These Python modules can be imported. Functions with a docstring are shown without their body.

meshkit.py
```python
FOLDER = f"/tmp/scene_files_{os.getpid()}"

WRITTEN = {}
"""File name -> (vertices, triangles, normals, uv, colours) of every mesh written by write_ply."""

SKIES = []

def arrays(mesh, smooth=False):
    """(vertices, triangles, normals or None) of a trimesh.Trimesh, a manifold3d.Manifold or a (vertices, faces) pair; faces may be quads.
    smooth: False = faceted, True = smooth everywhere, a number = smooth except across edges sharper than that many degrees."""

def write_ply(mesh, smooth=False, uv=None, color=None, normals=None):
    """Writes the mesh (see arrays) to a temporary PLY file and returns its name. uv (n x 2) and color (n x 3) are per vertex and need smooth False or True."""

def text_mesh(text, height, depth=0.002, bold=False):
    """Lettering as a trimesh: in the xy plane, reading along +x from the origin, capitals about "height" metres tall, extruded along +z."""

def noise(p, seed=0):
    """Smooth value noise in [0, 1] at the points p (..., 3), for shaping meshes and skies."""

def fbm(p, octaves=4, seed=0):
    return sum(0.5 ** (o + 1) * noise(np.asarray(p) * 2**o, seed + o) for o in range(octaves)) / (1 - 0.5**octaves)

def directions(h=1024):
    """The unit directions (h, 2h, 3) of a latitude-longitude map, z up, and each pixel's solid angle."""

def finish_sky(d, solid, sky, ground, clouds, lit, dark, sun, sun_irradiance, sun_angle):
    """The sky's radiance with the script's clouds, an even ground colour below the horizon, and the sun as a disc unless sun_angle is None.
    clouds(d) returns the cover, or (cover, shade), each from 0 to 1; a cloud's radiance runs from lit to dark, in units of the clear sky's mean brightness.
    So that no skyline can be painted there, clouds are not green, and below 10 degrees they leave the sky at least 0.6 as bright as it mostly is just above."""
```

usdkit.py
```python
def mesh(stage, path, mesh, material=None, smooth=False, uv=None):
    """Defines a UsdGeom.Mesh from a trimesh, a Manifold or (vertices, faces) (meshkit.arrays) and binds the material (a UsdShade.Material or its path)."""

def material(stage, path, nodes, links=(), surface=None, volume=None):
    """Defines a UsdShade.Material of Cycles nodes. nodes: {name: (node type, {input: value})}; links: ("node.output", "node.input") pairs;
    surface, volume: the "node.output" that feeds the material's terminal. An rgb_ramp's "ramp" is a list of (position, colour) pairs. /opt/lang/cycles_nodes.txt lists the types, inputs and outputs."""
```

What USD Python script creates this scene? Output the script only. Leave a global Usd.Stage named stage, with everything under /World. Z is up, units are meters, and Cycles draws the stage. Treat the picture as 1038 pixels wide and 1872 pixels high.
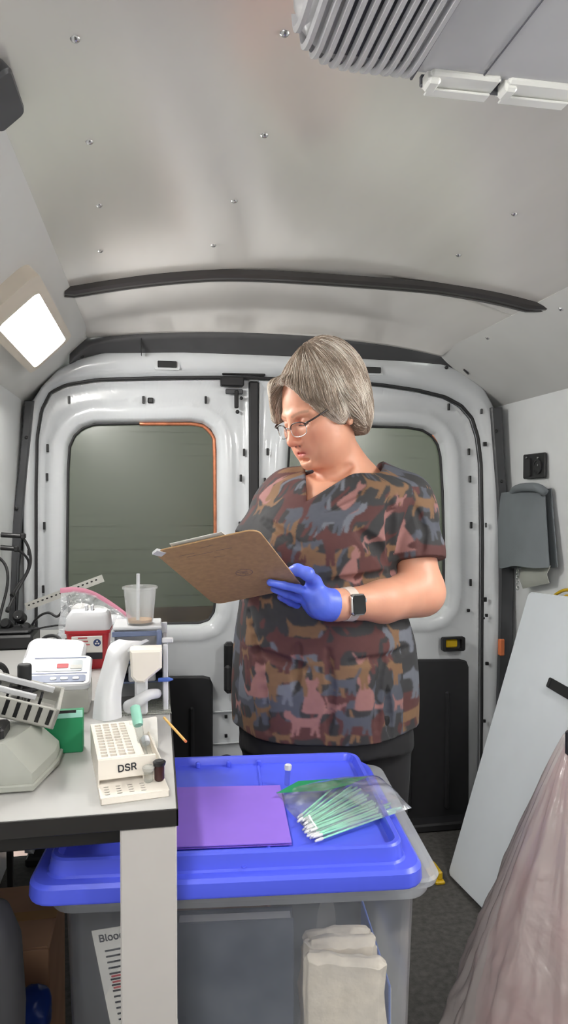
import math, random
import numpy as np, trimesh, manifold3d, usdkit, meshkit
from shapely.geometry import Polygon, Point, LineString
from pxr import Usd, UsdGeom, UsdLux, UsdShade, Gf, Sdf, Vt

random.seed(7)
rng = np.random.default_rng(7)
stage = Usd.Stage.CreateInMemory()
UsdGeom.SetStageUpAxis(stage, 'Z')
UsdGeom.SetStageMetersPerUnit(stage, 1.0)
UsdGeom.Xform.Define(stage, '/World')
UsdGeom.Scope.Define(stage, '/World/Looks')

# ------------------------------------------------------------------ camera, sky, exposure
FPX, YAW, PITCH, EYE = 1300.0, math.radians(10.2), math.radians(-1.24), 1.2
F0 = np.array([math.sin(YAW) * math.cos(PITCH), math.cos(YAW) * math.cos(PITCH), math.sin(PITCH)])
R0 = np.array([math.cos(YAW), -math.sin(YAW), 0.0])
U0 = np.cross(R0, F0)
C0 = np.array([0, 0, EYE])
cam = UsdGeom.Camera.Define(stage, '/World/camera')
cam.AddTransformOp().Set(Gf.Matrix4d(*R0, 0, *U0, 0, *(-F0), 0, *C0, 1))
cam.CreateHorizontalApertureAttr(36.0)
cam.CreateFocalLengthAttr(36.0 * FPX / 1038)
cam.CreateClippingRangeAttr(Gf.Vec2f(0.02, 200))
cam.CreateExposureAttr(1.9)
LAMP = 16.5
dome = UsdLux.DomeLight.Define(stage, '/World/sky')
dome.CreateIntensityAttr(0.5)
dome.CreateColorAttr(Gf.Vec3f(0.9, 0.93, 0.86))

# where a ray of the photograph meets a plane: used only to measure where things stand
def ray(px, py): return F0 + R0 * (px - 519) / FPX + U0 * (936 - py) / FPX
def at(px, py, d): return C0 + ray(px, py) * d
def aty(px, py, y): r = ray(px, py); return C0 + r * y / r[1]
def atz(px, py, z): r = ray(px, py); return C0 + r * (z - EYE) / r[2]
def atx(px, py, x): r = ray(px, py); return C0 + r * x / r[0]
def atp(px, py, p, n): r = ray(px, py); return C0 + r * (np.dot(np.asarray(p) - C0, n) / np.dot(r, n))
V = lambda *a: np.array(a, float)
def unit(v): v = np.asarray(v, float); return v / np.linalg.norm(v)

# ------------------------------------------------------------------ materials
def lin(c):
    c = np.asarray(c, float) / 255
    return tuple(np.where(c <= 0.04045, c / 12.92, ((c + 0.055) / 1.055) ** 2.4))
MATS = {}
def mat(name, rgb, rough=0.5, metal=0.0, vary=0.06, scale=14.0, bump=0.0, bscale=80.0, stretch=(1, 1, 1), **kw):
    c = np.array(lin(rgb))
    n = {'g': ('geometry', {}), 'm': ('mapping', {'scale': stretch}),
         't': ('noise_texture', {'scale': scale, 'detail': 3.0}),
         'r': ('rgb_ramp', {'ramp': [(0.3, tuple(c * (1 - vary))), (0.7, tuple(np.minimum(c * (1 + vary), 1)))]}),
         'p': ('principled_bsdf', {'roughness': rough, 'metallic': metal, **kw})}
    l = [('g.position', 'm.vector'), ('m.vector', 't.vector'), ('t.fac', 'r.fac'), ('r.color', 'p.base_color')]
    if bump:
        n['bt'] = ('noise_texture', {'scale': bscale, 'detail': 3.0})
        n['b'] = ('bump', {'strength': bump, 'distance': 0.004})
        l += [('m.vector', 'bt.vector'), ('bt.fac', 'b.height'), ('b.normal', 'p.normal')]
    MATS[name] = usdkit.material(stage, '/World/Looks/' + name, n, l, surface='p.BSDF')
def mat_vc(name, rough=0.6, bump=0.0, bscale=400.0, **kw):
    n = {'a': ('attribute', {'attribute': 'tint'}), 'p': ('principled_bsdf', {'roughness': rough, **kw})}
    l = [('a.color', 'p.base_color')]
    if bump:
        n['g'] = ('geometry', {}); n['bt'] = ('noise_texture', {'scale': bscale, 'detail': 2.0})
        n['b'] = ('bump', {'strength': bump, 'distance': 0.001})
        l += [('g.position', 'bt.vector'), ('bt.fac', 'b.height'), ('b.normal', 'p.normal')]
    MATS[name] = usdkit.material(stage, '/World/Looks/' + name, n, l, surface='p.BSDF')
def mat_film(name, rgb, clear, rough=0.2, tint=(1, 1, 1), scale=12, vary=0.15, bump=0.0, bscale=20):
    """Thin see-through plastic: part clear, part milky, with a gloss."""
    c = np.array(lin(rgb))
    n = {'t': ('transparent_bsdf', {'color': tint}), 'd': ('diffuse_bsdf', {'color': tuple(c)}), 'tl': ('translucent_bsdf', {'color': tuple(c)}),
         'm1': ('mix_closure', {'fac': 0.4}), 'm2': ('mix_closure', {}), 'gl': ('glossy_bsdf', {'color': (1, 1, 1), 'roughness': rough}),
         'lw': ('layer_weight', {'blend': 0.5}), 'pw': ('math', {'math_type': 'power', 'value2': 4.0}), 'fr': ('math', {'math_type': 'multiply_add', 'value2': 0.55, 'value3': 0.035}), 'm3': ('mix_closure', {}), 'g': ('geometry', {}),
         'nz': ('noise_texture', {'scale': scale, 'detail': 2.0}), 'mr': ('map_range', {'from_min': 0.3, 'from_max': 0.7, 'to_min': max(1 - clear - vary, 0.02), 'to_max': 1 - clear + vary})}
    l = [('d.BSDF', 'm1.closure1'), ('tl.BSDF', 'm1.closure2'), ('t.BSDF', 'm2.closure1'), ('m1.closure', 'm2.closure2'), ('g.position', 'nz.vector'), ('nz.fac', 'mr.value'), ('mr.result', 'm2.fac'),
         ('lw.facing', 'pw.value1'), ('pw.value', 'fr.value1'), ('fr.value', 'm3.fac'), ('m2.closure', 'm3.closure1'), ('gl.BSDF', 'm3.closure2')]
    if bump:
        n['bt'] = ('noise_texture', {'scale': bscale, 'detail': 3.0, 'distortion': 1.2}); n['b'] = ('bump', {'strength': bump, 'distance': 0.02})
        l += [('g.position', 'bt.vector'), ('bt.fac', 'b.height'), ('b.normal', 'gl.normal'), ('b.normal', 'd.normal')]
    MATS[name] = usdkit.material(stage, '/World/Looks/' + name, n, l, surface='m3.closure')
def mat_pane(name, tint, ior=1.5, rough=0.0):
    n = {'t': ('transparent_bsdf', {'color': tint}), 'gl': ('glossy_bsdf', {'color': (1, 1, 1), 'roughness': rough}), 'lw': ('layer_weight', {'blend': 0.5}), 'pw': ('math', {'math_type': 'power', 'value2': 4.5}), 'fr': ('math', {'math_type': 'multiply_add', 'value2': 0.7, 'value3': ((ior - 1) / (ior + 1)) ** 2 * 1.5}), 'm': ('mix_closure', {})}
    MATS[name] = usdkit.material(stage, '/World/Looks/' + name, n, [('lw.facing', 'pw.value1'), ('pw.value', 'fr.value1'), ('fr.value', 'm.fac'), ('t.BSDF', 'm.closure1'), ('gl.BSDF', 'm.closure2')], surface='m.closure')
def mat_emit(name, rgb, strength):
    MATS[name] = usdkit.material(stage, '/World/Looks/' + name, {'e': ('emission', {'color': lin(rgb), 'strength': strength})}, [], surface='e.emission')

mat('van_paint', (194, 197, 200), 0.22, vary=0.02, coat_weight=0.4)
mat('ceiling_panel', (234, 230, 225), 0.22, 0.42, vary=0.05, scale=3, bump=0.05, bscale=2.2, stretch=(2.4, 0.5, 1))
mat('cove_panel', (200, 200, 198), 0.5, 0.0, vary=0.03, scale=5)
mat('wall_panel', (214, 216, 217), 0.4, vary=0.02)
mat('black_rubber', (34, 34, 36), 0.55)
mat('header_plastic', (72, 72, 74), 0.5, vary=0.05)
mat('pillar_plastic', (66, 67, 70), 0.45)
mat('dark_bow', (62, 60, 60), 0.35, 0.3)
mat('black_plastic', (24, 24, 26), 0.4)
mat('black_trim', (27, 27, 30), 0.6, vary=0.15, scale=30)
mat('floor_rubber', (70, 68, 66), 0.75, vary=0.35, scale=60, bump=0.3, bscale=300)
mat('chrome', (205, 205, 205), 0.2, 1.0, vary=0.02)
mat('ac_plastic', (196, 196, 199), 0.3, vary=0.02)
mat('ac_dark', (96, 97, 104), 0.5)
mat('vent_white', (236, 236, 232), 0.3, vary=0.02)
mat('lamp_housing', (200, 190, 176), 0.4, vary=0.03)
mat('gasket_copper', (186, 116, 84), 0.35, 0.5, vary=0.2, scale=40)
mat('siding', (124, 125, 118), 0.7, vary=0.04, scale=3)
mat('ground_outside', (110, 92, 88), 0.9, vary=0.2, scale=8)
mat('yellow', (196, 160, 20), 0.4)
mat('orange', (214, 120, 74), 0.5)
mat('table_top', (180, 179, 177), 0.32, vary=0.03, scale=6)
mat('table_edge', (32, 30, 29), 0.45)
mat('table_leg', (188, 184, 181), 0.45, vary=0.02)
mat('white_plastic', (205, 206, 209), 0.35, vary=0.02)
mat('rack_plastic', (228, 221, 211), 0.45, vary=0.03)
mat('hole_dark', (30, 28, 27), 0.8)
mat('grey_plastic', (172, 171, 165), 0.42, vary=0.03)
mat('grey_cast', (158, 160, 152), 0.5, vary=0.05)
mat('green_card', (20, 128, 82), 0.55, vary=0.05)
mat('light_green', (150, 205, 190), 0.4)
mat('red_plastic', (176, 36, 46), 0.3, vary=0.06)
mat('paper', (222, 220, 214), 0.75, vary=0.03)
mat('print_ink', (40, 40, 46), 0.7)
mat('print_blue', (44, 62, 108), 0.6)
mat('print_red', (186, 70, 76), 0.6)
mat('slate_blue', (104, 116, 146), 0.45)
mat('screen_grey', (176, 184, 188), 0.25)
mat('pen_blue', (84, 116, 200), 0.35)
mat('cap_green', (150, 208, 188), 0.4)
mat('blood', (54, 22, 22), 0.3)
mat('pencil', (212, 166, 82), 0.5)
mat('tote_lid', (78, 92, 222), 0.34, vary=0.04, scale=5)
mat('folder_purple', (134, 100, 206), 0.55, vary=0.03)
mat('swab_green', (140, 214, 184), 0.4, vary=0.08, scale=60)
mat('dark_board', (58, 64, 80), 0.6, vary=0.08, scale=4)
mat('white_pack', (226, 216, 200), 0.45, vary=0.12, scale=40, bump=0.6, bscale=60)
mat('white_panel', (206, 211, 217), 0.4, vary=0.015)
mat('grey_cloth', (106, 112, 116), 0.8, vary=0.05, bump=0.15, bscale=500)
mat('red_bag', (198, 120, 126), 0.5, vary=0.15, scale=9)
mat('blue_bag', (30, 56, 132), 0.3, vary=0.2, scale=12)
mat('cardboard', (176, 136, 108), 0.8, vary=0.08)
mat('dark_fabric', (54, 54, 58), 0.75, vary=0.2, scale=5)
mat('hardboard', (176, 140, 98), 0.55, vary=0.10, scale=90)
mat('hardboard_mark', (132, 108, 92), 0.6, vary=0.2, scale=150)
mat('glove', (88, 112, 222), 0.42, vary=0.05, scale=30, bump=0.12, bscale=90, subsurface_weight=0.08, subsurface_scale=0.01)
mat('pants', (24, 23, 26), 0.8, vary=0.1)
mat('shoe', (30, 30, 32), 0.6)
mat('watch_glass', (12, 12, 14), 0.12)
mat('watch_strap', (206, 192, 182), 0.5)
mat('glasses_frame', (48, 38, 36), 0.25)
mat('eye_white', (232, 226, 222), 0.2)
mat('iris', (70, 74, 80), 0.15)
mat('lash', (92, 64, 54), 0.6)
mat('pink_strip', (212, 142, 164), 0.4)
mat('foam_brown', (176, 134, 84), 0.7)
mat('hair_dark', (132, 116, 101), 0.5, vary=0.15, scale=30)
mat('hair_mid', (176, 157, 141), 0.42, vary=0.15, scale=30)
mat('hair_light', (224, 215, 204), 0.4, vary=0.1, scale=30)
mat_vc('skin', 0.48, bump=0.05, bscale=500, subsurface_weight=0.15, subsurface_scale=0.01, subsurface_radius=(1.0, 0.35, 0.2))
mat_vc('scrub_print', 0.85, bump=0.1, bscale=900)
mat_pane('tinted_glass', (0.34, 0.36, 0.33), 1.55, 0.28)
mat_pane('lens', (0.97, 0.97, 0.97), 1.35)
mat_pane('clear_tube', (0.86, 0.88, 0.88), 1.4, 0.05)
mat_film('tote_clear', (206, 212, 222), 0.885, 0.25, vary=.03)
mat_film('tote_rim', (222, 226, 230), 0.60, 0.2, vary=.05)
mat_film('bag_clear', (226, 230, 232), 0.92, 0.10, scale=30, vary=.06)
mat_film('trash_film', (196, 191, 189), 0.26, 0.20, scale=5, vary=0.10, bump=0.5, bscale=9)
mat_film('bag_hazy', (222, 226, 230), 0.74, 0.12, scale=40, vary=.12, bump=0.6, bscale=45)
mat_film('cup_clear', (226, 228, 228), 0.80, 0.15, vary=.05)
mat_emit('lamp_glow', (255, 253, 248), LAMP)

# ------------------------------------------------------------------ scene tree helpers
BASE, NAMES = {'': np.zeros(3)}, set()
def numbered(path):
    q, k = path, 0
    while q in NAMES:
        k += 1; q = f'{path}_{k:03d}'
    NAMES.add(q)
    return q
def data(p, label=None, cat=None, group=None, kind=None):
    for k, v in (('label', label), ('category', cat), ('group', group), ('kind', kind)):
        if v: p.SetCustomDataByKey(k, v)
def thing(name, label, cat, loc=(0, 0, 0), group=None, kind=None):
    """An Xform at the thing's base; its parts are given in world coordinates."""
    q = numbered('/World/' + name)
    x = UsdGeom.Xform.Define(stage, q)
    x.AddTranslateOp().Set(Gf.Vec3d(*map(float, loc)))
    data(x.GetPrim(), label, cat, group, kind)
    BASE[q] = np.asarray(loc, float)
    return q
def setting(name, label=None): return thing(name, label, None, kind='structure')
def obj(name, m, material, parent='/World', label=None, cat=None, group=None, kind=None, smooth=30, tint=None):
    q = numbered(parent + '/' + name)
    b = next((BASE['/'.join(parent.split('/')[:n])] for n in range(len(parent.split('/')), 2, -1) if '/'.join(parent.split('/')[:n]) in BASE), np.zeros(3))
    if isinstance(m, tuple): m = trimesh.Trimesh(np.asarray(m[0], float), tris(m[1]), process=False)
    elif hasattr(m, 'to_mesh'):
        mm = m.to_mesh(); m = trimesh.Trimesh(mm.vert_properties[:, :3], mm.tri_verts, process=False)
    if b.any(): m = m.copy(); m.apply_translation(-b)
    g = usdkit.mesh(stage, q, m, MATS[material], smooth=True if tint is not None else smooth)
    if tint is not None:
        UsdGeom.PrimvarsAPI(g).CreatePrimvar('tint', Sdf.ValueTypeNames.Color3fArray, 'vertex').Set(Vt.Vec3fArray.FromNumpy(np.asarray(tint, np.float32)))
    data(g.GetPrim(), label, cat, group, kind)
    return q
def copy_of(src, name, loc, label, cat, group, rotz=0.0):
    q = numbered('/World/' + name)
    x = UsdGeom.Xform.Define(stage, q)
    x.GetPrim().GetReferences().AddInternalReference(src)
    x.GetPrim().SetInstanceable(True)
    x.ClearXformOpOrder()
    x.AddTransformOp(opSuffix='place').Set(Gf.Matrix4d().SetRotate(Gf.Rotation(Gf.Vec3d(0, 0, 1), rotz)) * Gf.Matrix4d().SetTranslate(Gf.Vec3d(*map(float, loc))))
    data(x.GetPrim(), label, cat, group)
    return q

# ------------------------------------------------------------------ mesh helpers
def tris(f):
    f = np.asarray(f, int)
    return np.vstack([f[:, [0, 1, 2]], f[:, [0, 2, 3]]]) if f.shape[1] == 4 else f
cat_m = lambda *ms: trimesh.util.concatenate([m for m in (ms[0] if len(ms) == 1 and isinstance(ms[0], list) else ms)])
def frame(o, x, y):
    x = unit(x); y = np.asarray(y, float); z = unit(np.cross(x, y)); y = np.cross(z, x)
    M = np.eye(4); M[:3, 0], M[:3, 1], M[:3, 2], M[:3, 3] = x, y, z, o
    return M
def rotz(deg, o=(0, 0, 0)):
    a = math.radians(deg)
    return frame(o, (math.cos(a), math.sin(a), 0), (-math.sin(a), math.cos(a), 0))
def cbox(c, s, ch=0.003, M=None):
    """Box with chamfered edges, centred at c."""
    s = np.asarray(s, float) / 2; ch = min(ch, 0.45 * s.min() * 2)
    P = [np.array([a, b, d]) * (s - ch * (1 - np.eye(3)[k])) for a in (-1, 1) for b in (-1, 1) for d in (-1, 1) for k in range(3)]
    m = trimesh.convex.convex_hull(np.array(P)); m.apply_translation(c)
    if M is not None: m.apply_transform(M)
    return m
def rbox(lo, hi, ch=0.003, M=None):
    lo, hi = np.asarray(lo, float), np.asarray(hi, float)
    return cbox((lo + hi) / 2, hi - lo, ch, M)
def rrect(w, h, r, n=6, c=(0, 0)):
    P = []
    for k, (sx, sy) in enumerate(((1, 1), (-1, 1), (-1, -1), (1, -1))):
        for t in np.linspace(0, math.pi / 2, n):
            a = t + k * math.pi / 2
            P.append((c[0] + sx * (w / 2 - r) + r * math.cos(a), c[1] + sy * (h / 2 - r) + r * math.sin(a)))
    return np.array(P)
def prism(poly, h, M=None, z0=0.0, ch=0.0):
    """Extrudes a 2-D polygon (points or shapely) along +z from z0, with an optional chamfer."""
    p = poly if isinstance(poly, Polygon) else Polygon(poly)
    if ch:
        small = p.buffer(-ch, join_style=2)
        if small.geom_type == 'Polygon' and len(small.exterior.coords) == len(p.exterior.coords) and not p.interiors:
            rings = [(small, 0), (p, ch), (p, h - ch), (small, h)]
            A = np.array(orient_ring(p)); B = np.array(orient_ring(small))
            k = np.argmin(np.linalg.norm(B - A[0], axis=1)); B = np.roll(B, -k, 0)
            L = [np.c_[B, np.full(len(B), z0)], np.c_[A, np.full(len(A), z0 + ch)], np.c_[A, np.full(len(A), z0 + h - ch)], np.c_[B, np.full(len(B), z0 + h)]]
            m = loft(L, closed=True, caps=True)
            if M is not None: m.apply_transform(M)
            return m
    m = trimesh.creation.extrude_polygon(p, h, engine='earcut'); m.apply_translation((0, 0, z0))
    if M is not None: m.apply_transform(M)
    return m
def orient_ring(p):
    c = np.array(p.exterior.coords)[:-1]
    a = np.sum(c[:, 0] * np.roll(c[:, 1], -1) - np.roll(c[:, 0], -1) * c[:, 1])
    return c if a > 0 else c[::-1]
def loft(rings, closed=True, caps=False):
    """Skins rings of equal length (k, n, 3)."""
    R = np.array(rings, float); k, n = R.shape[:2]
    v = R.reshape(-1, 3); f = []
    m = n if closed else n - 1
    i, j = np.meshgrid(np.arange(k - 1), np.arange(m), indexing='ij')
    a, b = i * n + j, i * n + (j + 1) % n
    f = np.stack([a, b, b + n, a + n], -1).reshape(-1, 4)
    t = tris(f)
    if caps:
        v = np.vstack([v, R[0].mean(0), R[-1].mean(0)]); q = np.arange(n)
        t = np.vstack([t, np.c_[np.full(n, k * n), (q + 1) % n, q], np.c_[np.full(n, k * n + 1), (k - 1) * n + q, (k - 1) * n + (q + 1) % n]])
    return trimesh.Trimesh(v, t, process=False)
def sheet(G, t=0.004):
    """A grid of points (a, b, 3) given a thickness t along its normals: a closed slab."""
    G = np.asarray(G, float)
    du, dv = np.gradient(G, axis=0), np.gradient(G, axis=1)
    n = np.cross(du, dv); n /= np.maximum(np.linalg.norm(n, axis=2, keepdims=True), 1e-12)
    a, b = G.shape[:2]
    v = np.vstack([(G + n * t / 2).reshape(-1, 3), (G - n * t / 2).reshape(-1, 3)])
    i, j = np.meshgrid(np.arange(a - 1), np.arange(b - 1), indexing='ij')
    q = (i * b + j).ravel(); N = a * b
    top = np.stack([q, q + b, q + b + 1, q + 1], 1)
    bot = top[:, ::-1] + N
    e = np.r_[np.arange(b - 1), (np.arange(a - 1) + 1) * b - 1, a * b - 1 - np.arange(b - 1), (a - 1 - np.arange(a - 1)) * b]
    e2 = np.roll(e, -1)
    side = np.stack([e, e2, e2 + N, e + N], 1)
    return trimesh.Trimesh(v, tris(np.vstack([top, bot, side])), process=False)
def tube(P, r, n=8, closed=False):
    P = np.asarray(P, float); r = np.broadcast_to(np.asarray(r, float), len(P))
    T = np.roll(P, -1, 0) - np.roll(P, 1, 0) if closed else np.gradient(P, axis=0)
    T /= np.maximum(np.linalg.norm(T, axis=1, keepdims=True), 1e-12)
    a = unit(np.cross(T[0], (0.3, 0.2, 0.93) if abs(T[0][2]) < 0.9 else (1, 0.1, 0)))
    rings, th = [], np.linspace(0, 2 * math.pi, n, endpoint=False)
    for p, t, rr in zip(P, T, r):
        a = unit(a - t * np.dot(a, t)); b = np.cross(t, a)
        rings.append(p + rr * (np.cos(th)[:, None] * a + np.sin(th)[:, None] * b))
    if closed: return loft(rings + rings[:1])
    return loft(rings, caps=True)
def spline(P, n=40, closed=False):
    from scipy.interpolate import CubicSpline
    P = np.asarray(P, float)
    if closed: P = np.vstack([P, P[:1]])
    t = np.r_[0, np.cumsum(np.linalg.norm(np.diff(P, axis=0), axis=1) ** 0.5)]
    return CubicSpline(t, P, bc_type='periodic' if closed else 'natural')(np.linspace(0, t[-1], n))
def resample(P, n, closed=False):
    P = np.asarray(P, float)
    if closed: P = np.vstack([P, P[:1]])
    t = np.r_[0, np.cumsum(np.linalg.norm(np.diff(P, axis=0), axis=1))]
    s = np.linspace(0, t[-1], n, endpoint=not closed)
    return np.stack([np.interp(s, t, P[:, k]) for k in range(P.shape[1])], 1)
def lathe(prof, n=24, o=(0, 0, 0), M=None):
    th = np.linspace(0, 2 * math.pi, n, endpoint=False)
    m = loft([np.c_[r * np.cos(th), r * np.sin(th), np.full(n, z)] for r, z in prof], caps=True)
    if M is not None: m.apply_transform(M)
    m.apply_translation(o)
    return m
def rod(a, b, r, n=10):
    return tube(np.array([a, b], float), r, n)
def ellipsoid(c, r, sub=2, M=None):
    m = trimesh.creation.icosphere(subdivisions=sub); m.apply_scale(r); m.apply_translation(c)
    if M is not None: m.apply_transform(M)
    return m
def words(text, h, M, depth=0.0006, bold=False):
    m = meshkit.text_mesh(text, h, depth, bold); m.apply_transform(M)
    return m
def slot(px, py, w, h, y, parent, material='black_plastic', name='slot', deep=0.008, ch=0.001, label=None):
    """A small raised piece w x h pixels of the photograph in size, on the plane y."""
    c = aty(px, py, y); s = (y / 0.985) / FPX
    return obj(name, cbox(c, (w * s, deep, h * s), ch), material, parent, label)

# ------------------------------------------------------------------ signed distance fields and their surface
class Field:
    def __init__(s, xs, ys, zs):
        s.ax = [np.asarray(a, np.float64) for a in (xs, ys, zs)]
        s.d = np.full([len(a) for a in s.ax], 0.3, np.float32)
    def block(s, c, R):
        sl = tuple(slice(max(np.searchsorted(a, q - r), 0), min(np.searchsorted(a, q + r) + 1, len(a))) for a, q, r in zip(s.ax, c, np.broadcast_to(R, 3)))
        return sl, np.stack(np.meshgrid(*[a[k] for a, k in zip(s.ax, sl)], indexing='ij'), -1)
    def add(s, fn, c, R, k=0.0):
        sl, P = s.block(c, R)
        if 0 in P.shape: return
        a, b = s.d[sl], fn(P).astype(np.float32)
        if k:
            h = np.maximum(k - np.abs(a - b), 0) / k
            s.d[sl] = np.minimum(a, b) - h * h * k / 4
        else: s.d[sl] = np.minimum(a, b)
    def cut(s, fn, c, R, k=0.0):
        sl, P = s.block(c, R)
        if 0 in P.shape: return
        a, b = s.d[sl], -fn(P).astype(np.float32)
        if k:
            h = np.maximum(k - np.abs(a - b), 0) / k
            s.d[sl] = np.maximum(a, b) + h * h * k / 4
        else: s.d[sl] = np.maximum(a, b)
    def cap(s, a, b, ra, rb, k=0.0, cut=False):
        a, b = np.asarray(a, float), np.asarray(b, float)
        ab = b - a; L = max(np.dot(ab, ab), 1e-12)
        def fn(P):
            t = np.clip((P - a) @ ab / L, 0, 1)
            return np.linalg.norm(P - a - t[..., None] * ab, axis=-1) - (ra + (rb - ra) * t)
        (s.cut if cut else s.add)(fn, (a + b) / 2, np.abs(ab) / 2 + max(ra, rb) + k + 0.02, k)
    def ell(s, c, r, k=0.0, cut=False, B=None):
        c, r = np.asarray(c, float), np.asarray(r, float)
        def fn(P):
            q = P - c
            if B is not None: q = q @ B      # columns of B: the ellipsoid's axes
            k0 = np.linalg.norm(q / r, axis=-1); k1 = np.linalg.norm(q / r ** 2, axis=-1)
            return k0 * (k0 - 1) / np.maximum(k1, 1e-9)
        (s.cut if cut else s.add)(fn, c, r.max() + k + 0.02, k)
    def chain(s, pts, rad, k=0.01):
        for i in range(len(pts) - 1): s.cap(pts[i], pts[i + 1], rad[i], rad[i + 1], k)
    def surface(s):
        d = s.d; neg = d < 0
        nx, ny, nz = d.shape
        cnt = sum(neg[i:nx - 1 + i, j:ny - 1 + j, k:nz - 1 + k].astype(np.int8) for i in (0, 1) for j in (0, 1) for k in (0, 1))
        cells = np.argwhere((cnt > 0) & (cnt < 8))
        idx = np.full(cnt.shape, -1, np.int64); idx[tuple(cells.T)] = np.arange(len(cells))
        off = np.array([(i, j, k) for i in (0, 1) for j in (0, 1) for k in (0, 1)])
        val = np.stack([d[tuple((cells + o).T)] for o in off], 1).astype(float)
        acc, num = np.zeros((len(cells), 3)), np.zeros(len(cells))
        for a in range(8):
            for b in range(a + 1, 8):
                if np.abs(off[a] - off[b]).sum() != 1: continue
                va, vb = val[:, a], val[:, b]; m = (va < 0) != (vb < 0)
                t = np.where(m, va / np.where(m, va - vb, 1), 0)
                acc[m] += (off[a] + t[:, None] * (off[b] - off[a]))[m]; num[m] += 1
        fr = acc / num[:, None]
        v = np.stack([s.ax[q][cells[:, q]] + fr[:, q] * np.diff(s.ax[q])[cells[:, q]] for q in range(3)], 1)
        faces = []
        for q in range(3):
            e = [slice(None)] * 3; e2 = list(e)
            e[q], e2[q] = slice(0, -1), slice(1, None)
            A, B = neg[tuple(e)], neg[tuple(e2)]
            w = np.argwhere(A != B)
            p1, p2 = (q + 1) % 3, (q + 2) % 3
            w = w[(w[:, p1] > 0) & (w[:, p2] > 0) & (w[:, p1] < d.shape[p1] - 1) & (w[:, p2] < d.shape[p2] - 1)]
            o1, o2 = np.eye(3, dtype=int)[p1], np.eye(3, dtype=int)[p2]
            Q = np.stack([idx[tuple((w - o1 - o2).T)], idx[tuple((w - o2).T)], idx[tuple(w.T)], idx[tuple((w - o1).T)]], 1)
            flip = ~A[tuple(w.T)]
            Q[flip] = Q[flip][:, ::-1]
            faces.append(Q)
        return v, tris(np.vstack(faces))
    def sample(s, P):
        from scipy.ndimage import map_coordinates
        ix = [np.interp(P[:, q], s.ax[q], np.arange(len(s.ax[q]))) for q in range(3)]
        return map_coordinates(s.d, ix, order=1)
def smooth_mesh(v, f, n=6, lam=0.5, mu=-0.53):
    from scipy.sparse import coo_matrix
    e = np.vstack([f[:, [0, 1]], f[:, [1, 2]], f[:, [2, 0]]]); e = np.vstack([e, e[:, ::-1]])
    A = coo_matrix((np.ones(len(e)), (e[:, 0], e[:, 1])), (len(v), len(v))).tocsr(); A.data[:] = 1
    deg = np.asarray(A.sum(1)).ravel()[:, None]
    for i in range(n):
        for w in (lam, mu): v = v + w * (A @ v / np.maximum(deg, 1) - v)
    return v
# ------------------------------------------------------------------ the van's body: floor, ceiling, walls
Y_END, Y_DOOR, Y_FRONT = 2.46, 2.46, -1.35
CL, CR = V(-.208, 1.72), V(.979, 1.705)            # ceiling edges (x, z)
WL = [V(-.424, 1.511), V(-.452, 1.1), V(-.475, .6), V(-.48, 0)]
WR = [V(1.259, 1.536), V(1.283, 1.1), V(1.30, .6), V(1.305, 0)]
from scipy.interpolate import CubicSpline, PchipInterpolator
_arch = CubicSpline([-.208, .12, .39, .70, .979], [1.72, 1.782, 1.795, 1.772, 1.705])
def ceil_z(x, y):
    t = np.clip((np.asarray(y, float) - 2.20) / .17, 0, 1)
    return _arch(x) - t ** 2 * (.012 + .042 * np.clip(1 - ((x - .39) / .6) ** 2, 0, 1))

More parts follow.
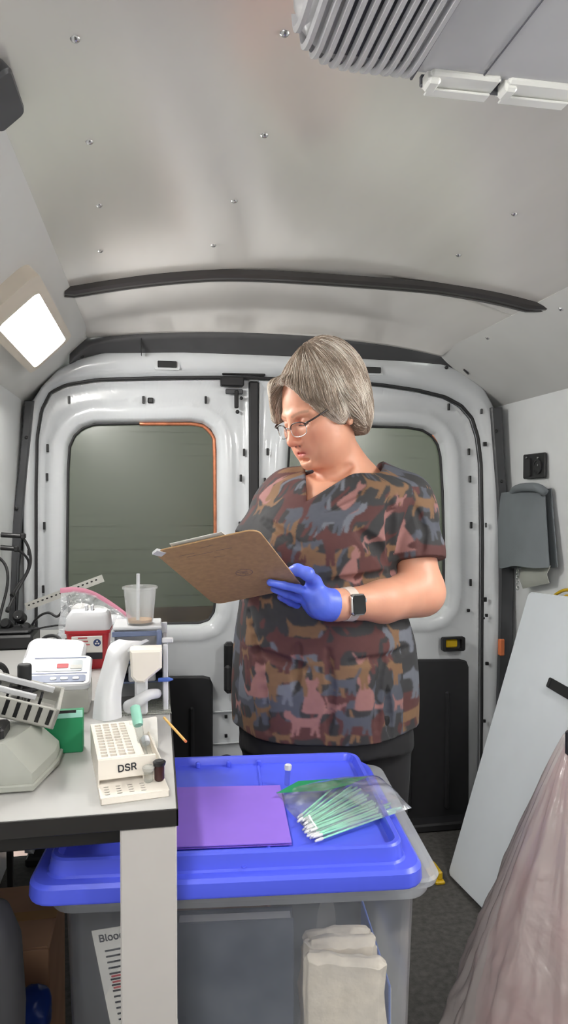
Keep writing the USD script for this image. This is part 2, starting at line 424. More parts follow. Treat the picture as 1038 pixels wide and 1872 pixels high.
fl = setting('floor')
obj('floor_sheet', rbox((-.6, Y_FRONT, -.03), (1.4, 2.47, 0), .002), 'floor_rubber', fl)
cl = setting('ceiling')
def ceiling_part(y0, y1, n):
    xs, ys = np.linspace(-.216, .988, 61), np.linspace(y0, y1, n)
    G = np.array([[(x, y, float(ceil_z(x, y)) + .004) for x in xs] for y in ys])
    return sheet(G, .006)
obj('front_panel', ceiling_part(Y_FRONT, 1.852, 60), 'ceiling_panel', cl, smooth=True)
obj('rear_panel', ceiling_part(1.856, 2.37, 40), 'ceiling_panel', cl, smooth=True)
def on_ceiling(px, py):
    z = 1.75
    for _ in range(20):
        p = atz(px, py, z); z = float(ceil_z(p[0], p[1]))
    return p
screw_prof = [(.0065, 0), (.0062, -.0012), (.0045, -.0032), (.002, -.0042), (.0004, -.0044)]
for px, py in [(137, 72), (163, 260), (181, 376), (183, 459), (520, 62), (483, 248), (428, 368), (390, 449), (940, 392), (838, 467)]:
    obj('screw', lathe(screw_prof, 12, on_ceiling(px, py) + (0, 0, .001)), 'chrome', cl)

def slab(a, b, y0, y1, t, out):
    """A flat panel from profile point a to b (x, z), between y0 and y1, its thickness on the outside."""
    a, b, o = np.asarray(a), np.asarray(b), np.asarray(out) * t
    q = [a, b, b + o, a + o]
    return prism([(p[0], p[1]) for p in q], y1 - y0, frame((0, y1, 0), (1, 0, 0), (0, 0, 1)))
wl = setting('wall_left'); wr = setting('wall_right')
NL, NR = unit(V(-(1.72 - 1.511), .216)), unit(V(.169, .28))
obj('cove_panel', slab(CL, WL[0], Y_FRONT, 2.56, .008, NL), 'cove_panel', wl)
obj('cove_panel', slab(CR, WR[0], Y_FRONT, 2.56, .008, NR), 'cove_panel', wr)
def wall(P, y0, y1, side):
    out = [(p[0], p[1]) for p in P] + [(p[0] + side * .012, p[1]) for p in P[::-1]]
    return prism(out, y1 - y0, frame((0, y1, 0), (1, 0, 0), (0, 0, 1)))
obj('side_panel', wall(WL, Y_FRONT, 2.60, -1), 'wall_panel', wl)
obj('side_panel', wall(WR, Y_FRONT, 2.60, 1), 'wall_panel', wr)
for px, py in [(1025, 493), (1025, 565), (891, 618)]:
    p = atp(px, py, (CR[0], 0, CR[1]), V(NR[0], 0, NR[1]))
    obj('screw', lathe(screw_prof, 10, (0, 0, 0), frame(p, (0, 1, 0), np.cross(V(NR[0], 0, NR[1]), (0, 1, 0)))), 'chrome', wr)
wf = setting('wall_front')
obj('bulkhead_panel', rbox((-.6, Y_FRONT - .03, 0), (1.45, Y_FRONT, 1.85), .004), 'cove_panel', wf)

# roof bow: the bent dark strip across the ceiling
tr = setting('trim_1')
bow = [aty(118, 525, 1.86), aty(180, 519, 1.87), aty(375, 502, 1.875), aty(580, 508, 1.85), aty(780, 523, 1.82), aty(900, 538, 1.77), aty(1010, 556, 1.725)]
B = resample(spline(bow, 60), 60)
B[:, 2] = np.minimum(B[:, 2], ceil_z(np.clip(B[:, 0], -.2, .97), B[:, 1]) - .004)
T = np.gradient(B, axis=0); T /= np.linalg.norm(T, axis=1)[:, None]
prof = [(-.022, .006), (-.022, -.008), (-.017, -.015), (-.006, -.016), (-.004, -.008), (.004, -.008), (.006, -.016), (.017, -.015), (.022, -.008), (.022, .006)]
rings = []
for p, t in zip(B, T):
    w = unit(np.cross(t, (0, 0, 1))); w = V(0, 1, 0) - t * t[1]; w = unit(w); u = np.cross(t, w); u = u if u[2] > 0 else -u
    rings.append([p + w * a + u * b for a, b in prof])
obj('bow_strip', loft(rings, caps=True), 'dark_bow', tr)
for i, px in enumerate((195, 375, 545, 617, 783, 945)):
    xs = np.array([C0 @ C0 * 0 + 519 + FPX * ((b - C0) @ R0) / ((b - C0) @ F0) for b in B])
    p = B[np.argmin(np.abs(xs - px))]
    obj('screw', lathe([(.005, 0), (.0048, -.002), (.003, -.0038), (.0004, -.0044)], 12, p + (0, -.008 if i % 2 else .010, -.010)), 'chrome', tr)

# dark header band over the rear doors
def px_line(pts, y): return np.array([aty(px, py, y) for px, py in pts])
h_top = px_line([(127, 663), (140, 645), (164, 629), (200, 620), (260, 613), (364, 608), (450, 608), (540, 612), (640, 619), (720, 627), (790, 634), (816, 639), (835, 660), (856, 684)], 2.365)
h_bot = px_line([(127, 665), (145, 658), (156, 653), (187, 645), (260, 646), (333, 647), (440, 651), (540, 655), (650, 658), (741, 663), (790, 667), (811, 668), (831, 674), (856, 687)], 2.42)
ht, hb = resample(h_top, 60), resample(h_bot, 60)
tr = setting('trim_2')
obj('header_band', sheet(np.array([ht + (0, .02, .03), ht, ht * .75 + hb * .25, ht * .25 + hb * .75 + (0, 0, .004), hb, hb + (0, .03, -.003)]), .004), 'header_plastic', tr, smooth=True)
for px, py in [(150, 652), (816, 672)]:
    obj('clip', ellipsoid(aty(px, py, 2.41), (.007, .006, .006)), 'black_plastic', tr)
obj('joint', rbox(aty(258, 615, 2.37) + (-.001, 0, -.06), aty(258, 615, 2.37) + (.001, .02, -.002), .0005), 'black_plastic', tr)

# ------------------------------------------------------------------ white body frame around the rear doors, seal, doors
opening_px = [(66, 1512), (66, 1300), (66, 1170), (66, 1000), (66, 900), (68, 800), (76, 750), (92, 718), (120, 704), (177, 695), (280, 692), (396, 691), (470, 692), (560, 695), (640, 699), (700, 705), (760, 714), (810, 726), (840, 742), (860, 765), (871, 800), (877, 850), (879, 1000), (878, 1150), (878, 1300), (876, 1512)]
outer_px = [(44, 1515), (44, 1200), (42, 900), (46, 780), (54, 742), (78, 705), (104, 678), (140, 655), (187, 643), (333, 640), (540, 648), (650, 652), (741, 656), (811, 662), (852, 682), (882, 707), (902, 745), (908, 780), (913, 900), (917, 1000), (917, 1150), (908, 1300), (890, 1515)]
op = np.array([aty(*p, Y_DOOR)[[0, 2]] for p in opening_px]); op[[0, -1], 1] = .03
op = np.vstack([resample(op, 300)])
ou = np.array([aty(*p, 2.43)[[0, 2]] for p in outer_px]); ou[[0, -1], 1] = .03
P_open, P_outer = Polygon(op), Polygon(ou)
ctr = V(.39, .95)
def cast(poly, th, c=ctr):
    out = []
    for a in th:
        L = LineString([c, c + 4 * V(math.cos(a), math.sin(a))]).intersection(poly.exterior)
        g = [np.array(q.coords[-1] if hasattr(q, 'coords') else q.coords) for q in getattr(L, 'geoms', [L])]
        out.append(max((np.ravel(q)[:2] for q in g), key=lambda q: np.linalg.norm(q - c)))
    return np.array(out)
a0 = math.atan2(.03 - ctr[1], op[-1, 0] - ctr[0]) ; a1 = math.atan2(.03 - ctr[1], op[0, 0] - ctr[0]) + 2 * math.pi
th = np.linspace(a0 + .001, a1 - .001, 260)
I, O = cast(P_open, th), cast(P_outer, th)
wre = setting('wall_rear')
rings = []
for s, y in ((0, 2.50), (0, 2.455), (.06, 2.440), (.18, 2.425), (.35, 2.415), (.6, 2.41), (.85, 2.413), (.97, 2.422), (1, 2.45), (1, 2.52), (.5, 2.56), (0, 2.54), (0, 2.50)):
    p = I * (1 - s) + O * s
    rings.append(np.c_[p[:, 0], np.full(len(p), y), p[:, 1]])
obj('door_frame', loft(rings, closed=False), 'van_paint', wre, smooth=50)
for x0, x1 in ((-.50, -.36), (1.16, 1.34)): obj('corner_post', rbox((x0, 2.52, 0), (x1, 2.60, 1.60), .004), 'van_paint', wre)
obj('roof_rail', rbox((-.5, 2.52, 1.60), (1.34, 2.60, 1.84), .004), 'van_paint', wre)
obj('door_seal', tube(np.c_[op[:, 0], np.full(len(op), 2.447), op[:, 1]], .0065, 8), 'black_rubber', wre, smooth=True)
obj('sill_plate', rbox((-.42, 2.38, .0), (1.2, 2.62, .03), .006), 'black_trim', wre)
for x0, x1, y0, y1 in ((288, 323, 660, 673), (662, 695, 671, 683)):
    c = (aty(x0, y0, 2.412) + aty(x1, y1, 2.412)) / 2; w, h = abs(aty(x1, y1, 2.412)[0] - aty(x0, y0, 2.412)[0]), abs(aty(x0, y0, 2.412)[2] - aty(x1, y1, 2.412)[2])
    l = obj('lamp_recess', prism(rrect(w + .02, h + .014, .006), .006, frame(c + (0, .004, 0), (1, 0, 0), (0, 0, 1))), 'van_paint', wre)
    obj('dark_lens', prism(rrect(w, h, .003), .006, frame(c + (0, -.002, 0), (1, 0, 0), (0, 0, 1))), 'black_plastic', l)
for px, py, w, h in [(880, 752, 3, 10), (886, 812, 7, 8), (888, 960, 2, 9), (886, 1096, 7, 9), (889, 1125, 5, 6), (884, 1130, 3, 4), (890, 1213, 6, 6), (885, 1318, 5, 6), (52, 800, 3, 10), (52, 1010, 3, 10)]:
    slot(px, py, w, h, 2.412, wre, name='hole')

# dark pillars either side of the frame
for n, pts in (('trim_3', [(45, 733), (62, 733), (55, 800), (40, 955), (34, 1040), (30, 1130), (28, 1300), (8, 1300), (12, 1130), (17, 1040), (22, 955), (35, 850)]),
               ('trim_4', [(897, 745), (917, 745), (921, 830), (926, 901), (934, 1000), (939, 1060), (936, 1160), (930, 1330), (908, 1330), (913, 1160), (914, 1060), (912, 960), (909, 901), (903, 820)])):
    q = [aty(px, py, 2.40)[[0, 2]] for px, py in pts]
    t = setting(n)
    obj('pillar_cover', prism(Polygon(q), .03, frame((0, 2.425, 0), (1, 0, 0), (0, 0, 1)), ch=.004), 'pillar_plastic', t)
    for px, py in ([(48, 800), (30, 930)] if n == 'trim_3' else [(907, 788), (917, 880)]):
        obj('clip', ellipsoid(aty(px, py, 2.394), (.006, .004, .006)), 'black_plastic', t)
o = obj('reflector', cbox(aty(916, 1183, 2.40), (.02, .02, .062), .004), 'orange', '/World/trim_4', 'orange reflector')

def door(n, win_px, gap, keep, recess):
    """One door leaf lofted from its window opening out to its edge."""
    d = setting(f'door_{n}')
    w = np.array([aty(*p, Y_DOOR)[[0, 2]] for p in win_px])
    wp = Polygon(w).buffer(-.045).buffer(.045, quad_segs=10) if n == 9 else Polygon(w)
    gx = [aty(gap[0], 900, Y_DOOR)[0], aty(gap[1], 900, Y_DOOR)[0]]
    leaf = P_open.buffer(-.004).intersection(Polygon([(gx[0], 0), (gx[1], 0), (gx[1], 2.5), (gx[0], 2.5)]))
    c = np.array(wp.centroid.coords[0])
    th = np.linspace(0, 2 * math.pi, 361)[:-1]
    th = np.sort(np.r_[th, [math.atan2(q[1] - c[1], q[0] - c[0]) % (2 * math.pi) for q in list(leaf.exterior.coords)[:-1]]])
    wb = [(wp.buffer(s, quad_segs=12), y) for s, y in ((0, .050), (.004, .034), (.009, .020), (.016, .014), (.030, .010), (.044, .0085), (.056, .0105), (.066, .0165))]
    rings = []
    for g, y in wb:
        p = cast(g.intersection(leaf), th, c); rings.append(np.c_[p[:, 0], np.full(len(p), Y_DOOR + y - .006), p[:, 1]])
    E = cast(leaf, th, c)
    inner = rings[-1][:, [0, 2]]
    for s, y in ((.25, .018), (.6, .018), (.85, .014), (.95, .008), (1, .012), (1, .06)):
        p = inner * (1 - s) + E * s
        rings.append(np.c_[p[:, 0], np.full(len(p), Y_DOOR + y - .006), p[:, 1]])
    obj('inner_panel', loft(rings), 'van_paint', d, smooth=40)
    # window gasket: black rim with its copper-coloured reveal
    g = np.array(resample(np.array(wp.exterior.coords)[:-1], 160, True))
    obj('window_gasket', tube(np.c_[g[:, 0], np.full(len(g), Y_DOOR + .040), g[:, 1]], .006, 8, True), 'black_rubber', d, smooth=True)
    pane = setting(f'window_{n}')
    gp = wp.buffer(.004)
    obj('pane', prism(gp, .004, frame((0, Y_DOOR + .05, 0), (1, 0, 0), (0, 0, 1))), 'tinted_glass', pane)
    return d, wp
win1 = [(121, 1100), (119, 1060), (120, 960), (121, 860), (124, 815), (133, 795), (148, 781), (170, 773), (230, 772), (300, 771), (350, 770), (372, 774), (386, 784), (394, 799), (396, 820), (396, 960), (396, 1100), (393, 1122), (383, 1137), (365, 1143), (250, 1145), (150, 1144), (133, 1138), (124, 1124)]
win2 = [(529, 1090), (528, 980), (529, 860), (532, 812), (540, 792), (556, 781), (580, 777), (680, 777), (750, 779), (779, 784), (797, 795), (808, 812), (813, 835), (817, 900), (819, 980), (819, 1085), (815, 1108), (803, 1122), (785, 1127), (600, 1126), (556, 1124), (536, 1114)]
d1, w1 = door(1, win1, (60, 456), None, None)
d2, w2 = door(2, win2, (473, 890), None, None)
# copper strips along the top and inner side of the left pane, and the side of the right one
def strip(pts, r, parent, y=Y_DOOR + .036):
    obj('copper_reveal', tube(resample(np.array([aty(px, py, y) for px, py in pts]), 40), r, 6), 'gasket_copper', parent, 'copper-brown reveal strip', smooth=True)
strip([(255, 775), (300, 775), (350, 775), (370, 778), (383, 788), (391, 802), (392, 830), (393, 960), (393, 1060)], .0062, d1)
strip([(790, 795), (804, 812), (810, 840), (813, 900), (815, 990)], .004, d2)
obj('meeting_seal', rbox(aty(456, 1500, 2.452) - (0, 0, .0), aty(473, 697, 2.452) + (0, .03, 0), .005), 'black_rubber', d1, 'black rubber seal between the two doors')
DS = 2.463
for px, py in [(126, 731), (262, 731), (376, 731)]: slot(px, py, 4, 13, DS, d1)
slot(275, 732, 10, 10, DS, d1, name='plug', ch=.003)
for px, py in [(87, 819), (86, 872), (81, 961), (79, 1077), (446, 827), (440, 874), (438, 960)]: slot(px, py, 4, 13, DS, d1)
for px, py in [(820, 744), (857, 826), (859, 876), (861, 960), (860, 1065), (489, 826), (484, 880)]: slot(px, py, 4, 13, DS, d2)
slot(856, 1116, 6, 6, DS, d2, name='plug', ch=.002)
# upper latch of the left door
la = obj('upper_latch', cbox(aty(424, 698, 2.44), (.080, .03, .034), .004), 'black_plastic', d1, 'black upper door latch')
obj('latch_plate', cbox(aty(428, 716, 2.452), (.060, .012, .018), .003), 'pillar_plastic', la)
obj('rod', cbox(aty(432, 730, 2.45), (.014, .014, .062), .003), 'black_plastic', la)
obj('bolt', ellipsoid(aty(441, 728, 2.45), (.006, .006, .006)), 'black_plastic', la)
obj('bolt', ellipsoid(aty(434, 753, 2.455), (.007, .006, .007)), 'black_plastic', la)
obj('latch_track', cbox(aty(445, 684, 2.44), (.150, .022, .012), .003), 'black_plastic', la)
# black lower trims, handle, holes, yellow latch
def lower_trim(pts, parent):
    q = [aty(px, py, 2.44)[[0, 2]] for px, py in pts]
    t = obj('lower_trim', prism(Polygon(q), .022, frame((0, 2.46, 0), (1, 0, 0), (0, 0, 1)), ch=.005), 'black_trim', parent, 'black lower door trim')
    x0, x1 = min(p[0] for p in q), max(p[0] for p in q)
    z0, z1 = min(p[1] for p in q), max(p[1] for p in q)
    for k in range(4):
        x = x0 + (x1 - x0) * (k + .6) / 4.2
        obj('rib', cbox((x, 2.436, (z0 + z1) / 2 - .04), (.018, .014, (z1 - z0) * .7), .006), 'black_trim', t)
    return t
lower_trim([(110, 1500), (110, 1240), (240, 1238), (372, 1237), (384, 1240), (389, 1252), (389, 1500)], d1)
lower_trim([(560, 1500), (560, 1208), (700, 1207), (842, 1206), (853, 1209), (857, 1220), (857, 1500)], d2)
h = obj('door_handle', cbox(aty(419, 1220, 2.44), (.036, .04, .176), .010), 'black_plastic', d1, 'black door handle')
obj('grip', cbox(aty(416, 1240, 2.415), (.022, .02, .09), .008), 'black_rubber', h)
for px, py in [(413, 1310), (413, 1345)]: slot(px, py, 5, 6, DS, d1, name='hole')
for x, z in ((395, 1300), (395, 1358)): slot(420, z, 60, 2, DS + .001, d1, 'van_paint', 'crease')
obj('plug', ellipsoid(aty(413, 1391, 2.455), (.030, .014, .022), 3), 'black_plastic', d1)
c = aty(828, 1177, 2.445)
y = obj('latch_recess', prism(Polygon(rrect(.088, .052, .008)).difference(Polygon(rrect(.062, .036, .004))), .016, frame(c + (0, .008, 0), (1, 0, 0), (0, 0, 1))), 'black_plastic', d2)
obj('yellow_latch', cbox(c + (-.003, .008, 0), (.046, .010, .030), .005), 'yellow', y, 'yellow latch tab')
obj('latch_back', cbox(c + (0, .014, 0), (.070, .006, .040), .002), 'pillar_plastic', y)

# outside: a boarded wall and ground behind the panes
wo = setting('wall_outside')
for k in range(26):
    z = .35 + k * .068
    obj('board', cbox((.4, 4.2 + .0015 * (k % 2), z + .034), (4.4, .02, .0675), .0015), 'ground_outside' if z < .50 else 'siding', wo)
go = setting('ground_outside')
obj('paving', rbox((-3, 2.7, -.35), (4, 4.6, -.30), .01), 'ground_outside', go)
# ------------------------------------------------------------------ lamps
def lamp(p_mid, n_in, along, half_w, length, label, group=None):
    """A slanted LED fixture: housing, glowing diffuser, end caps. n_in points into the room."""
    al, n = unit(along), unit(n_in); w = np.cross(al, n)
    M = frame(p_mid, w, al)
    if np.dot(M[:3, 2], n) < 0: M = frame(p_mid, -w, al)
    t = thing('ceiling_light', label, 'light', p_mid, group)
    fr = Polygon(rrect(2 * half_w, length, .03)).difference(Polygon(rrect(2 * half_w - .040, length - .040 - .08, .018, c=(0, .035))))
    obj('housing', prism(fr, .030, M), 'lamp_housing', t)
    obj('back_plate', prism(rrect(2 * half_w - .01, length - .01, .028), .006, M), 'lamp_housing', t)
    d = prism(rrect(2 * half_w - .038, length - .118, .018, c=(0, .035)), .022, M, .004)
    obj('diffuser', d, 'lamp_glow', t, 'glowing white diffuser')
    return t
PL, NLI = V(CL[0], 0, CL[1]), -V(NL[0], 0, NL[1])
NRI = -V(NR[0], 0, NR[1])
lm = (V(-.258, 0, 1.672) + V(-.362, 0, 1.571)) / 2
lamp(lm + (0, 1.815, 0), NLI, (0, 1, 0), .078, .60, 'rectangular glowing light with beige housing on the slanted panel upper left')
rm = (V(CR[0], 0, CR[1]) + V(WR[0][0], 0, WR[0][1])) / 2
lamp(lm + (0, .10, 0), NLI, (0, 1, 0), .078, .60, 'rectangular glowing light on the left slanted panel, nearer the front of the van')
lamp(rm + (0, .95, 0), NRI, (0, 1, 0), .078, .60, 'rectangular glowing light on the right slanted panel beside the air conditioner')
lamp(rm + (0, -.45, 0), NRI, (0, 1, 0), .078, .60, 'rectangular glowing light on the right slanted panel at the front of the van')
lamp(lm + (0, -.85, 0), NLI, (0, 1, 0), .078, .60, 'rectangular glowing light on the left slanted panel at the very front of the van')
# dark bracket at the upper left
p0 = atp(-22, 155, PL, V(NL[0], 0, NL[1]))
t = thing('wall_bracket', 'dark grey rounded bracket on the slanted left panel at upper left', 'bracket', p0)
M = frame(p0, V(-.216, 0, -.209), (0, 1, 0))
M = M if np.dot(M[:3, 2], NLI) > 0 else frame(p0, V(.216, 0, .209), (0, 1, 0))
obj('body', prism(rrect(.05, .105, .012), .030, M, ch=.004), 'pillar_plastic', t)
obj('base_plate', prism(rrect(.07, .13, .014), .006, M), 'black_plastic', t)
# ------------------------------------------------------------------ the counter on the left
TZ = .78
t = thing('counter_table', 'grey-white counter table with black edge band and one flat grey leg', 'table', (-.2, 1.6, 0))
x0, x1, y0, y1 = -.449, .028, .959, 2.33
obj('table_top', rbox((x0, y0 + .002, TZ - .024), (x1 - .002, y1, TZ), .0015), 'table_top', t)
obj('edge_band', cat_m(rbox((x0, y0, TZ - .024), (x1, y0 + .003, TZ - .0005), .0008), rbox((x1 - .003, y0, TZ - .024), (x1, y1, TZ - .0005), .0008)), 'table_edge', t, 'black edge band')
obj('leg', rbox((-.049, .962, 0), (.026, .990, TZ - .024), .002), 'table_leg', t, 'flat grey leg')
obj('leg', rbox((-.02, 2.27, 0), (.026, 2.31, TZ - .024), .002), 'table_leg', t)
obj('rail', rbox((x0 + .01, 1.0, TZ - .06), (x1 - .02, 1.02, TZ - .024), .002), 'table_edge', t)
obj('wall_bracket', rbox((x0, 1.3, TZ - .10), (x0 + .02, 2.2, TZ - .024), .002), 'table_edge', t)
T_ = lambda px, py, z=TZ: atz(px, py, z)

# white test-tube rack, lettered DSR by hand
RO, RA = V(-.0755, .985, TZ), 6.0
RM = rotz(RA + 2.5, RO)
def rk(lo, hi, ch=.0015): return rbox(lo, hi, ch, RM)
t = thing('test_tube_rack', 'white stepped test tube rack with DSR written on its front at the counter corner', 'rack', RO)
RW = .0935
base = Polygon([(0, 0), (RW, 0), (RW, .215), (0, .215)])
hl = [(.0085 + .0155 * i, .010 + .0095 * j) for i in range(6) for j in range(4)]
holes = []
for i in range(4):
    for j in range(4): holes.append((.010 + .0165 * i, .011 + .0085 * j))
low = Polygon(base.exterior.coords, [rrect(.0078, .0042, .0018, 3, h)[::-1] for h in holes])
obj('lower_tray', prism(low, .0012, RM, .0090), 'rack_plastic', t)
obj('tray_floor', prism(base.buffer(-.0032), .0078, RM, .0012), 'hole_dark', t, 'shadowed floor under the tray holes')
obj('tray_rim', cat_m(rk((0, 0, 0), (RW, .003, .010)), rk((0, 0, 0), (.003, .215, .010)), rk((RW - .003, 0, 0), (RW, .215, .010)), rk((0, .212, 0), (RW, .215, .010))), 'rack_plastic', t)
f = obj('front_face', rk((0, .047, .016), (RW - .012, .050, .046)), 'rack_plastic', t)
obj('lettering', words('DSR', .0100, RM @ frame((.027, .0468, .0255), (1, 0, .06), (0, 0, 1)), .0006, True), 'print_ink', f, 'DSR in black marker')
xs, ys = [.004 + .0128 * i for i in range(5)], [.056 + .0128 * j for j in range(12)]
top = Polygon([(0, .050), (RW - .028, .050), (RW - .028, .215), (0, .215)], [rrect(.0098, .0098, .001, 2, (x + .0064, y + .0064))[::-1] for x in xs[:5] for y in ys if x + .0115 < RW - .028 and y < .204])
obj('upper_grid', prism(top, .004, RM, .042), 'rack_plastic', t)
obj('inner_grid', prism(top, .003, RM, .024), 'rack_plastic', t)
obj('side_wall', rk((0, .047, .008), (.002, .215, .046)), 'rack_plastic', t)
obj('side_wall', rk((RW - .030, .050, .008), (RW - .028, .215, .046)), 'rack_plastic', t)
obj('side_wall', rk((RW - .0025, .047, .008), (RW, .215, .030)), 'rack_plastic', t)
def rp(x, y, z): return (RM @ V(x, y, z, 1))[:3]
def vial(name, a, b, r, material, cap, label, caplen=.014, fill=None):
    a, b = np.asarray(a, float), np.asarray(b, float); u = unit(b - a)
    q = thing(name, label, 'test tube', a)
    n = tube(np.array([a, a + u * .0006, a + u * .003, b]), [r * .4, r * .8, r, r], 14)
    obj('glass_body', n, material, q, smooth=40)
    if cap: obj('cap', cat_m(tube(np.array([b - u * .003, b + u * .001, b + u * (caplen - .002), b + u * caplen]), [r * 1.15, r * 1.3, r * 1.3, r * .9], 14)), cap, q)
    if fill: obj('contents', tube(np.array([a + u * .001, a + u * .004, a + (b - a) * fill]), [r * .5, r * .8, r * .8], 12), 'blood', q)
vial('test_tube', rp(.072, .072, .012), rp(.066, .125, .068), .0062, 'clear_tube', 'cap_green', 'slim clear tube with pale green cap leaning out of the rack', .030)
vial('test_tube', rp(RW - .0085, .036, .0105), rp(RW - .0085, .036, .036), .0072, 'blood', 'black_plastic', 'short tube of dark red blood at the right front corner of the rack', .004)
vial('test_tube', rp(RW - .0240, .036, .0105), rp(RW - .0240, .036, .030), .0070, 'clear_tube', 'grey_plastic', 'short clear tube beside the dark red blood tube in the rack', .004)
vial('test_tube', rp(RW - .010, .066, .012), rp(RW - .016, .120, .040), .0050, 'clear_tube', 'white_plastic', 'clear tube lying aslant on the right side of the rack', .010)
# label card standing behind the rack's right side
a, b = rp(.062, .19, 0), rp(.108, .20, 0)
q = thing('label_card', 'white folded card with small print at the rear right of the test tube rack', 'card', a)
M = frame(a, b - a, (0, .12, 1)); Lc = np.linalg.norm(b - a)
c = obj('card', cat_m(prism(rrect(Lc, .052, .003, c=(Lc / 2, .026)), .0012, M), prism(rrect(Lc, .030, .003, c=(Lc / 2, .015)), .0012, frame(a + (0, -.022, .0005), b - a, (0, .8, .6)))), 'paper', q)
obj('print', cat_m([prism(rrect(.012, .0022, .0008, c=(Lc * .72, .010 + .006 * k)), .0005, M @ trimesh.transformations.translation_matrix((0, 0, -.0006))) for k in range(3)]), 'print_ink', c)

# tilted tube rocker at the far left
q = thing('tube_rocker', 'grey bench tube rocker with a tilted slotted tray at the left edge', 'rocker', T_(0, 1450))
bo = frame((-.300, 1.046, TZ), (1, 0, 0), (0, 1, 0))
foot = [(0, 0), (.128, 0), (.150, .095), (.150, .145), (0, .145)]
obj('foot', prism(foot, .010, bo, .002, ch=.002), 'grey_cast', q)
lo = np.array([(0, .004), (.126, .004), (.146, .095), (.146, .141), (0, .141)]); hi = np.array([(.0, .020), (.085, .020), (.108, .09), (.108, .130), (0, .130)])
obj('body', loft([np.c_[lo, np.full(5, .010)], np.c_[lo * .99, np.full(5, .026)], np.c_[hi, np.full(5, .066)]], caps=True).apply_transform(bo), 'grey_cast', q)
obj('pivot', cbox((-.245, 1.11, TZ + .072), (.05, .05, .02), .004), 'black_plastic', q)
# the tray: a channel that falls to the right
ta, tb = at(-70, 1258, 1.06), at(109, 1301, 1.10)
tM = frame(ta, tb - ta, V(.1, 1, .25)); L = np.linalg.norm(tb - ta)
W = .062
tr_ = obj('tray', cat_m(cbox((L / 2, W / 2, -.032), (L, W, .004), .001), cbox((L / 2, .002, -.016), (L, .004, .036), .001), cbox((L / 2, W - .002, -.008), (L, .004, .026), .001), cbox((L - .003, W / 2, -.014), (.006, W, .036), .001)).apply_transform(tM), 'grey_plastic', q)
obj('rail', cat_m(cbox((L / 2 - .020, .020, .002), (L - .040, .005, .009), .001), cbox((L / 2 - .008, .046, .006), (L - .016, .005, .010), .001)).apply_transform(tM), 'white_plastic', tr_)
for k in range(8):
    obj('slot', cbox((L - .012 - .0165 * k, -.0003, -.014), (.0062, .0012, .027), .0004).apply_transform(tM), 'black_plastic', tr_)
for k in range(7):
    obj('divider', cbox((L - .032 - .0165 * k, .033, -.008), (.004, .020, .018), .001).apply_transform(tM), 'black_plastic', tr_)

q0 = q
# green carton behind the rocker
q = thing('green_box', 'green carton with pale green top edge behind the tube rocker', 'box', T_(112, 1382))
M = rotz(2, T_(150, 1380) + (0, .012, 0)); gw = .072
obj('carton', rbox((-gw, 0, 0), (0, .036, .064), .0015, M), 'green_card', q)
obj('flap', cat_m(rbox((-gw, -.001, .058), (0, .001, .070), .0008, M), rbox((-gw + .002, -.004, .022), (-.050, .002, .032), .002, M)), 'light_green', q, 'pale green torn flap')
obj('slit', rbox((-.052, -.0012, .066), (-.010, .0005, .071), .0005, M), 'black_plastic', q)

# white blood analyser with slate-blue panel
q = thing('blood_analyser', 'boxy white blood analyser with slate-blue front panel behind the green carton', 'analyser', (-.19, 1.45, TZ))
A0 = (-.262, 1.40, TZ); M = rotz(3, A0)
obj('body', prism([(0, 0), (.132, 0), (.136, .10), (.0, .10)], .052, M, .0, ch=.005), 'grey_plastic', q)
# sloping deck: pad, screen, key row
dk = M @ frame((0, .002, .050), (1, 0, -.03), (0, .95, .30))
obj('sloping_deck', prism(rrect(.136, .112, .014, c=(.068, .056)), .014, dk, ch=.003), 'white_plastic', q)
obj('key_panel', prism(rrect(.112, .024, .005, c=(.070, .022)), .0016, dk, .0135), 'slate_blue', q, 'slate-blue key panel')
for k, (x, w) in enumerate(((.066, .012), (.086, .014), (.108, .012))): obj('key', prism(rrect(w, .009, .003, c=(x, .021)), .0016, dk, .0147), 'white_plastic', q)
obj('groove', prism(rrect(.120, .003, .001, c=(.068, .042)), .0012, dk, .0135), 'slate_blue', q)
obj('screen', prism(rrect(.088, .040, .005, c=(.074, .070)), .0014, dk, .0136), 'screen_grey', q)
obj('red_label', prism(rrect(.022, .016, .002, c=(.080, .068)), .0012, dk, .0146), 'print_red', q, 'small red label on the screen')
obj('grey_label', prism(rrect(.022, .014, .002, c=(.106, .064)), .0012, dk, .0146), 'grey_plastic', q)
obj('screen_bezel', prism(rrect(.100, .003, .001, c=(.074, .101)), .0012, dk, .0136), 'slate_blue', q)
# second device behind it
q = thing('handheld_meter', 'white rounded meter with pale screen, tilted behind the blood analyser', 'meter', (-.22, 1.62, TZ))
dk = frame((-.285, 1.575, TZ + .046), (1, -.05, -.08), (0, .86, .50))
obj('body', prism(rrect(.125, .105, .022, c=(.062, .05)), .026, dk, -.012, ch=.006), 'white_plastic', q)
obj('screen', prism(rrect(.072, .040, .005, c=(.074, .056)), .0014, dk, .0135), 'screen_grey', q)
obj('dark_line', prism(rrect(.104, .003, .001, c=(.064, .020)), .0014, dk, .0132), 'slate_blue', q)
obj('stand', rbox((-.262, 1.585, TZ), (-.170, 1.66, TZ + .050), .008), 'white_plastic', q)
# black knob on a disc, on the rocker's rear post
kp = at(45, 1256, 1.14)
kn = obj('knob', lathe([(.0105, 0), (.011, .002), (.011, .034), (.0095, .037)], 24, kp), 'black_plastic', q0, 'black cylindrical knob')
obj('knob_disc', lathe([(.024, -.004), (.026, -.002), (.026, .0), (.023, .002)], 28, kp), 'black_rubber', kn)
obj('post', lathe([(.004, TZ + .001 - kp[2]), (.004, -.003)], 12, kp), 'chrome', kn)

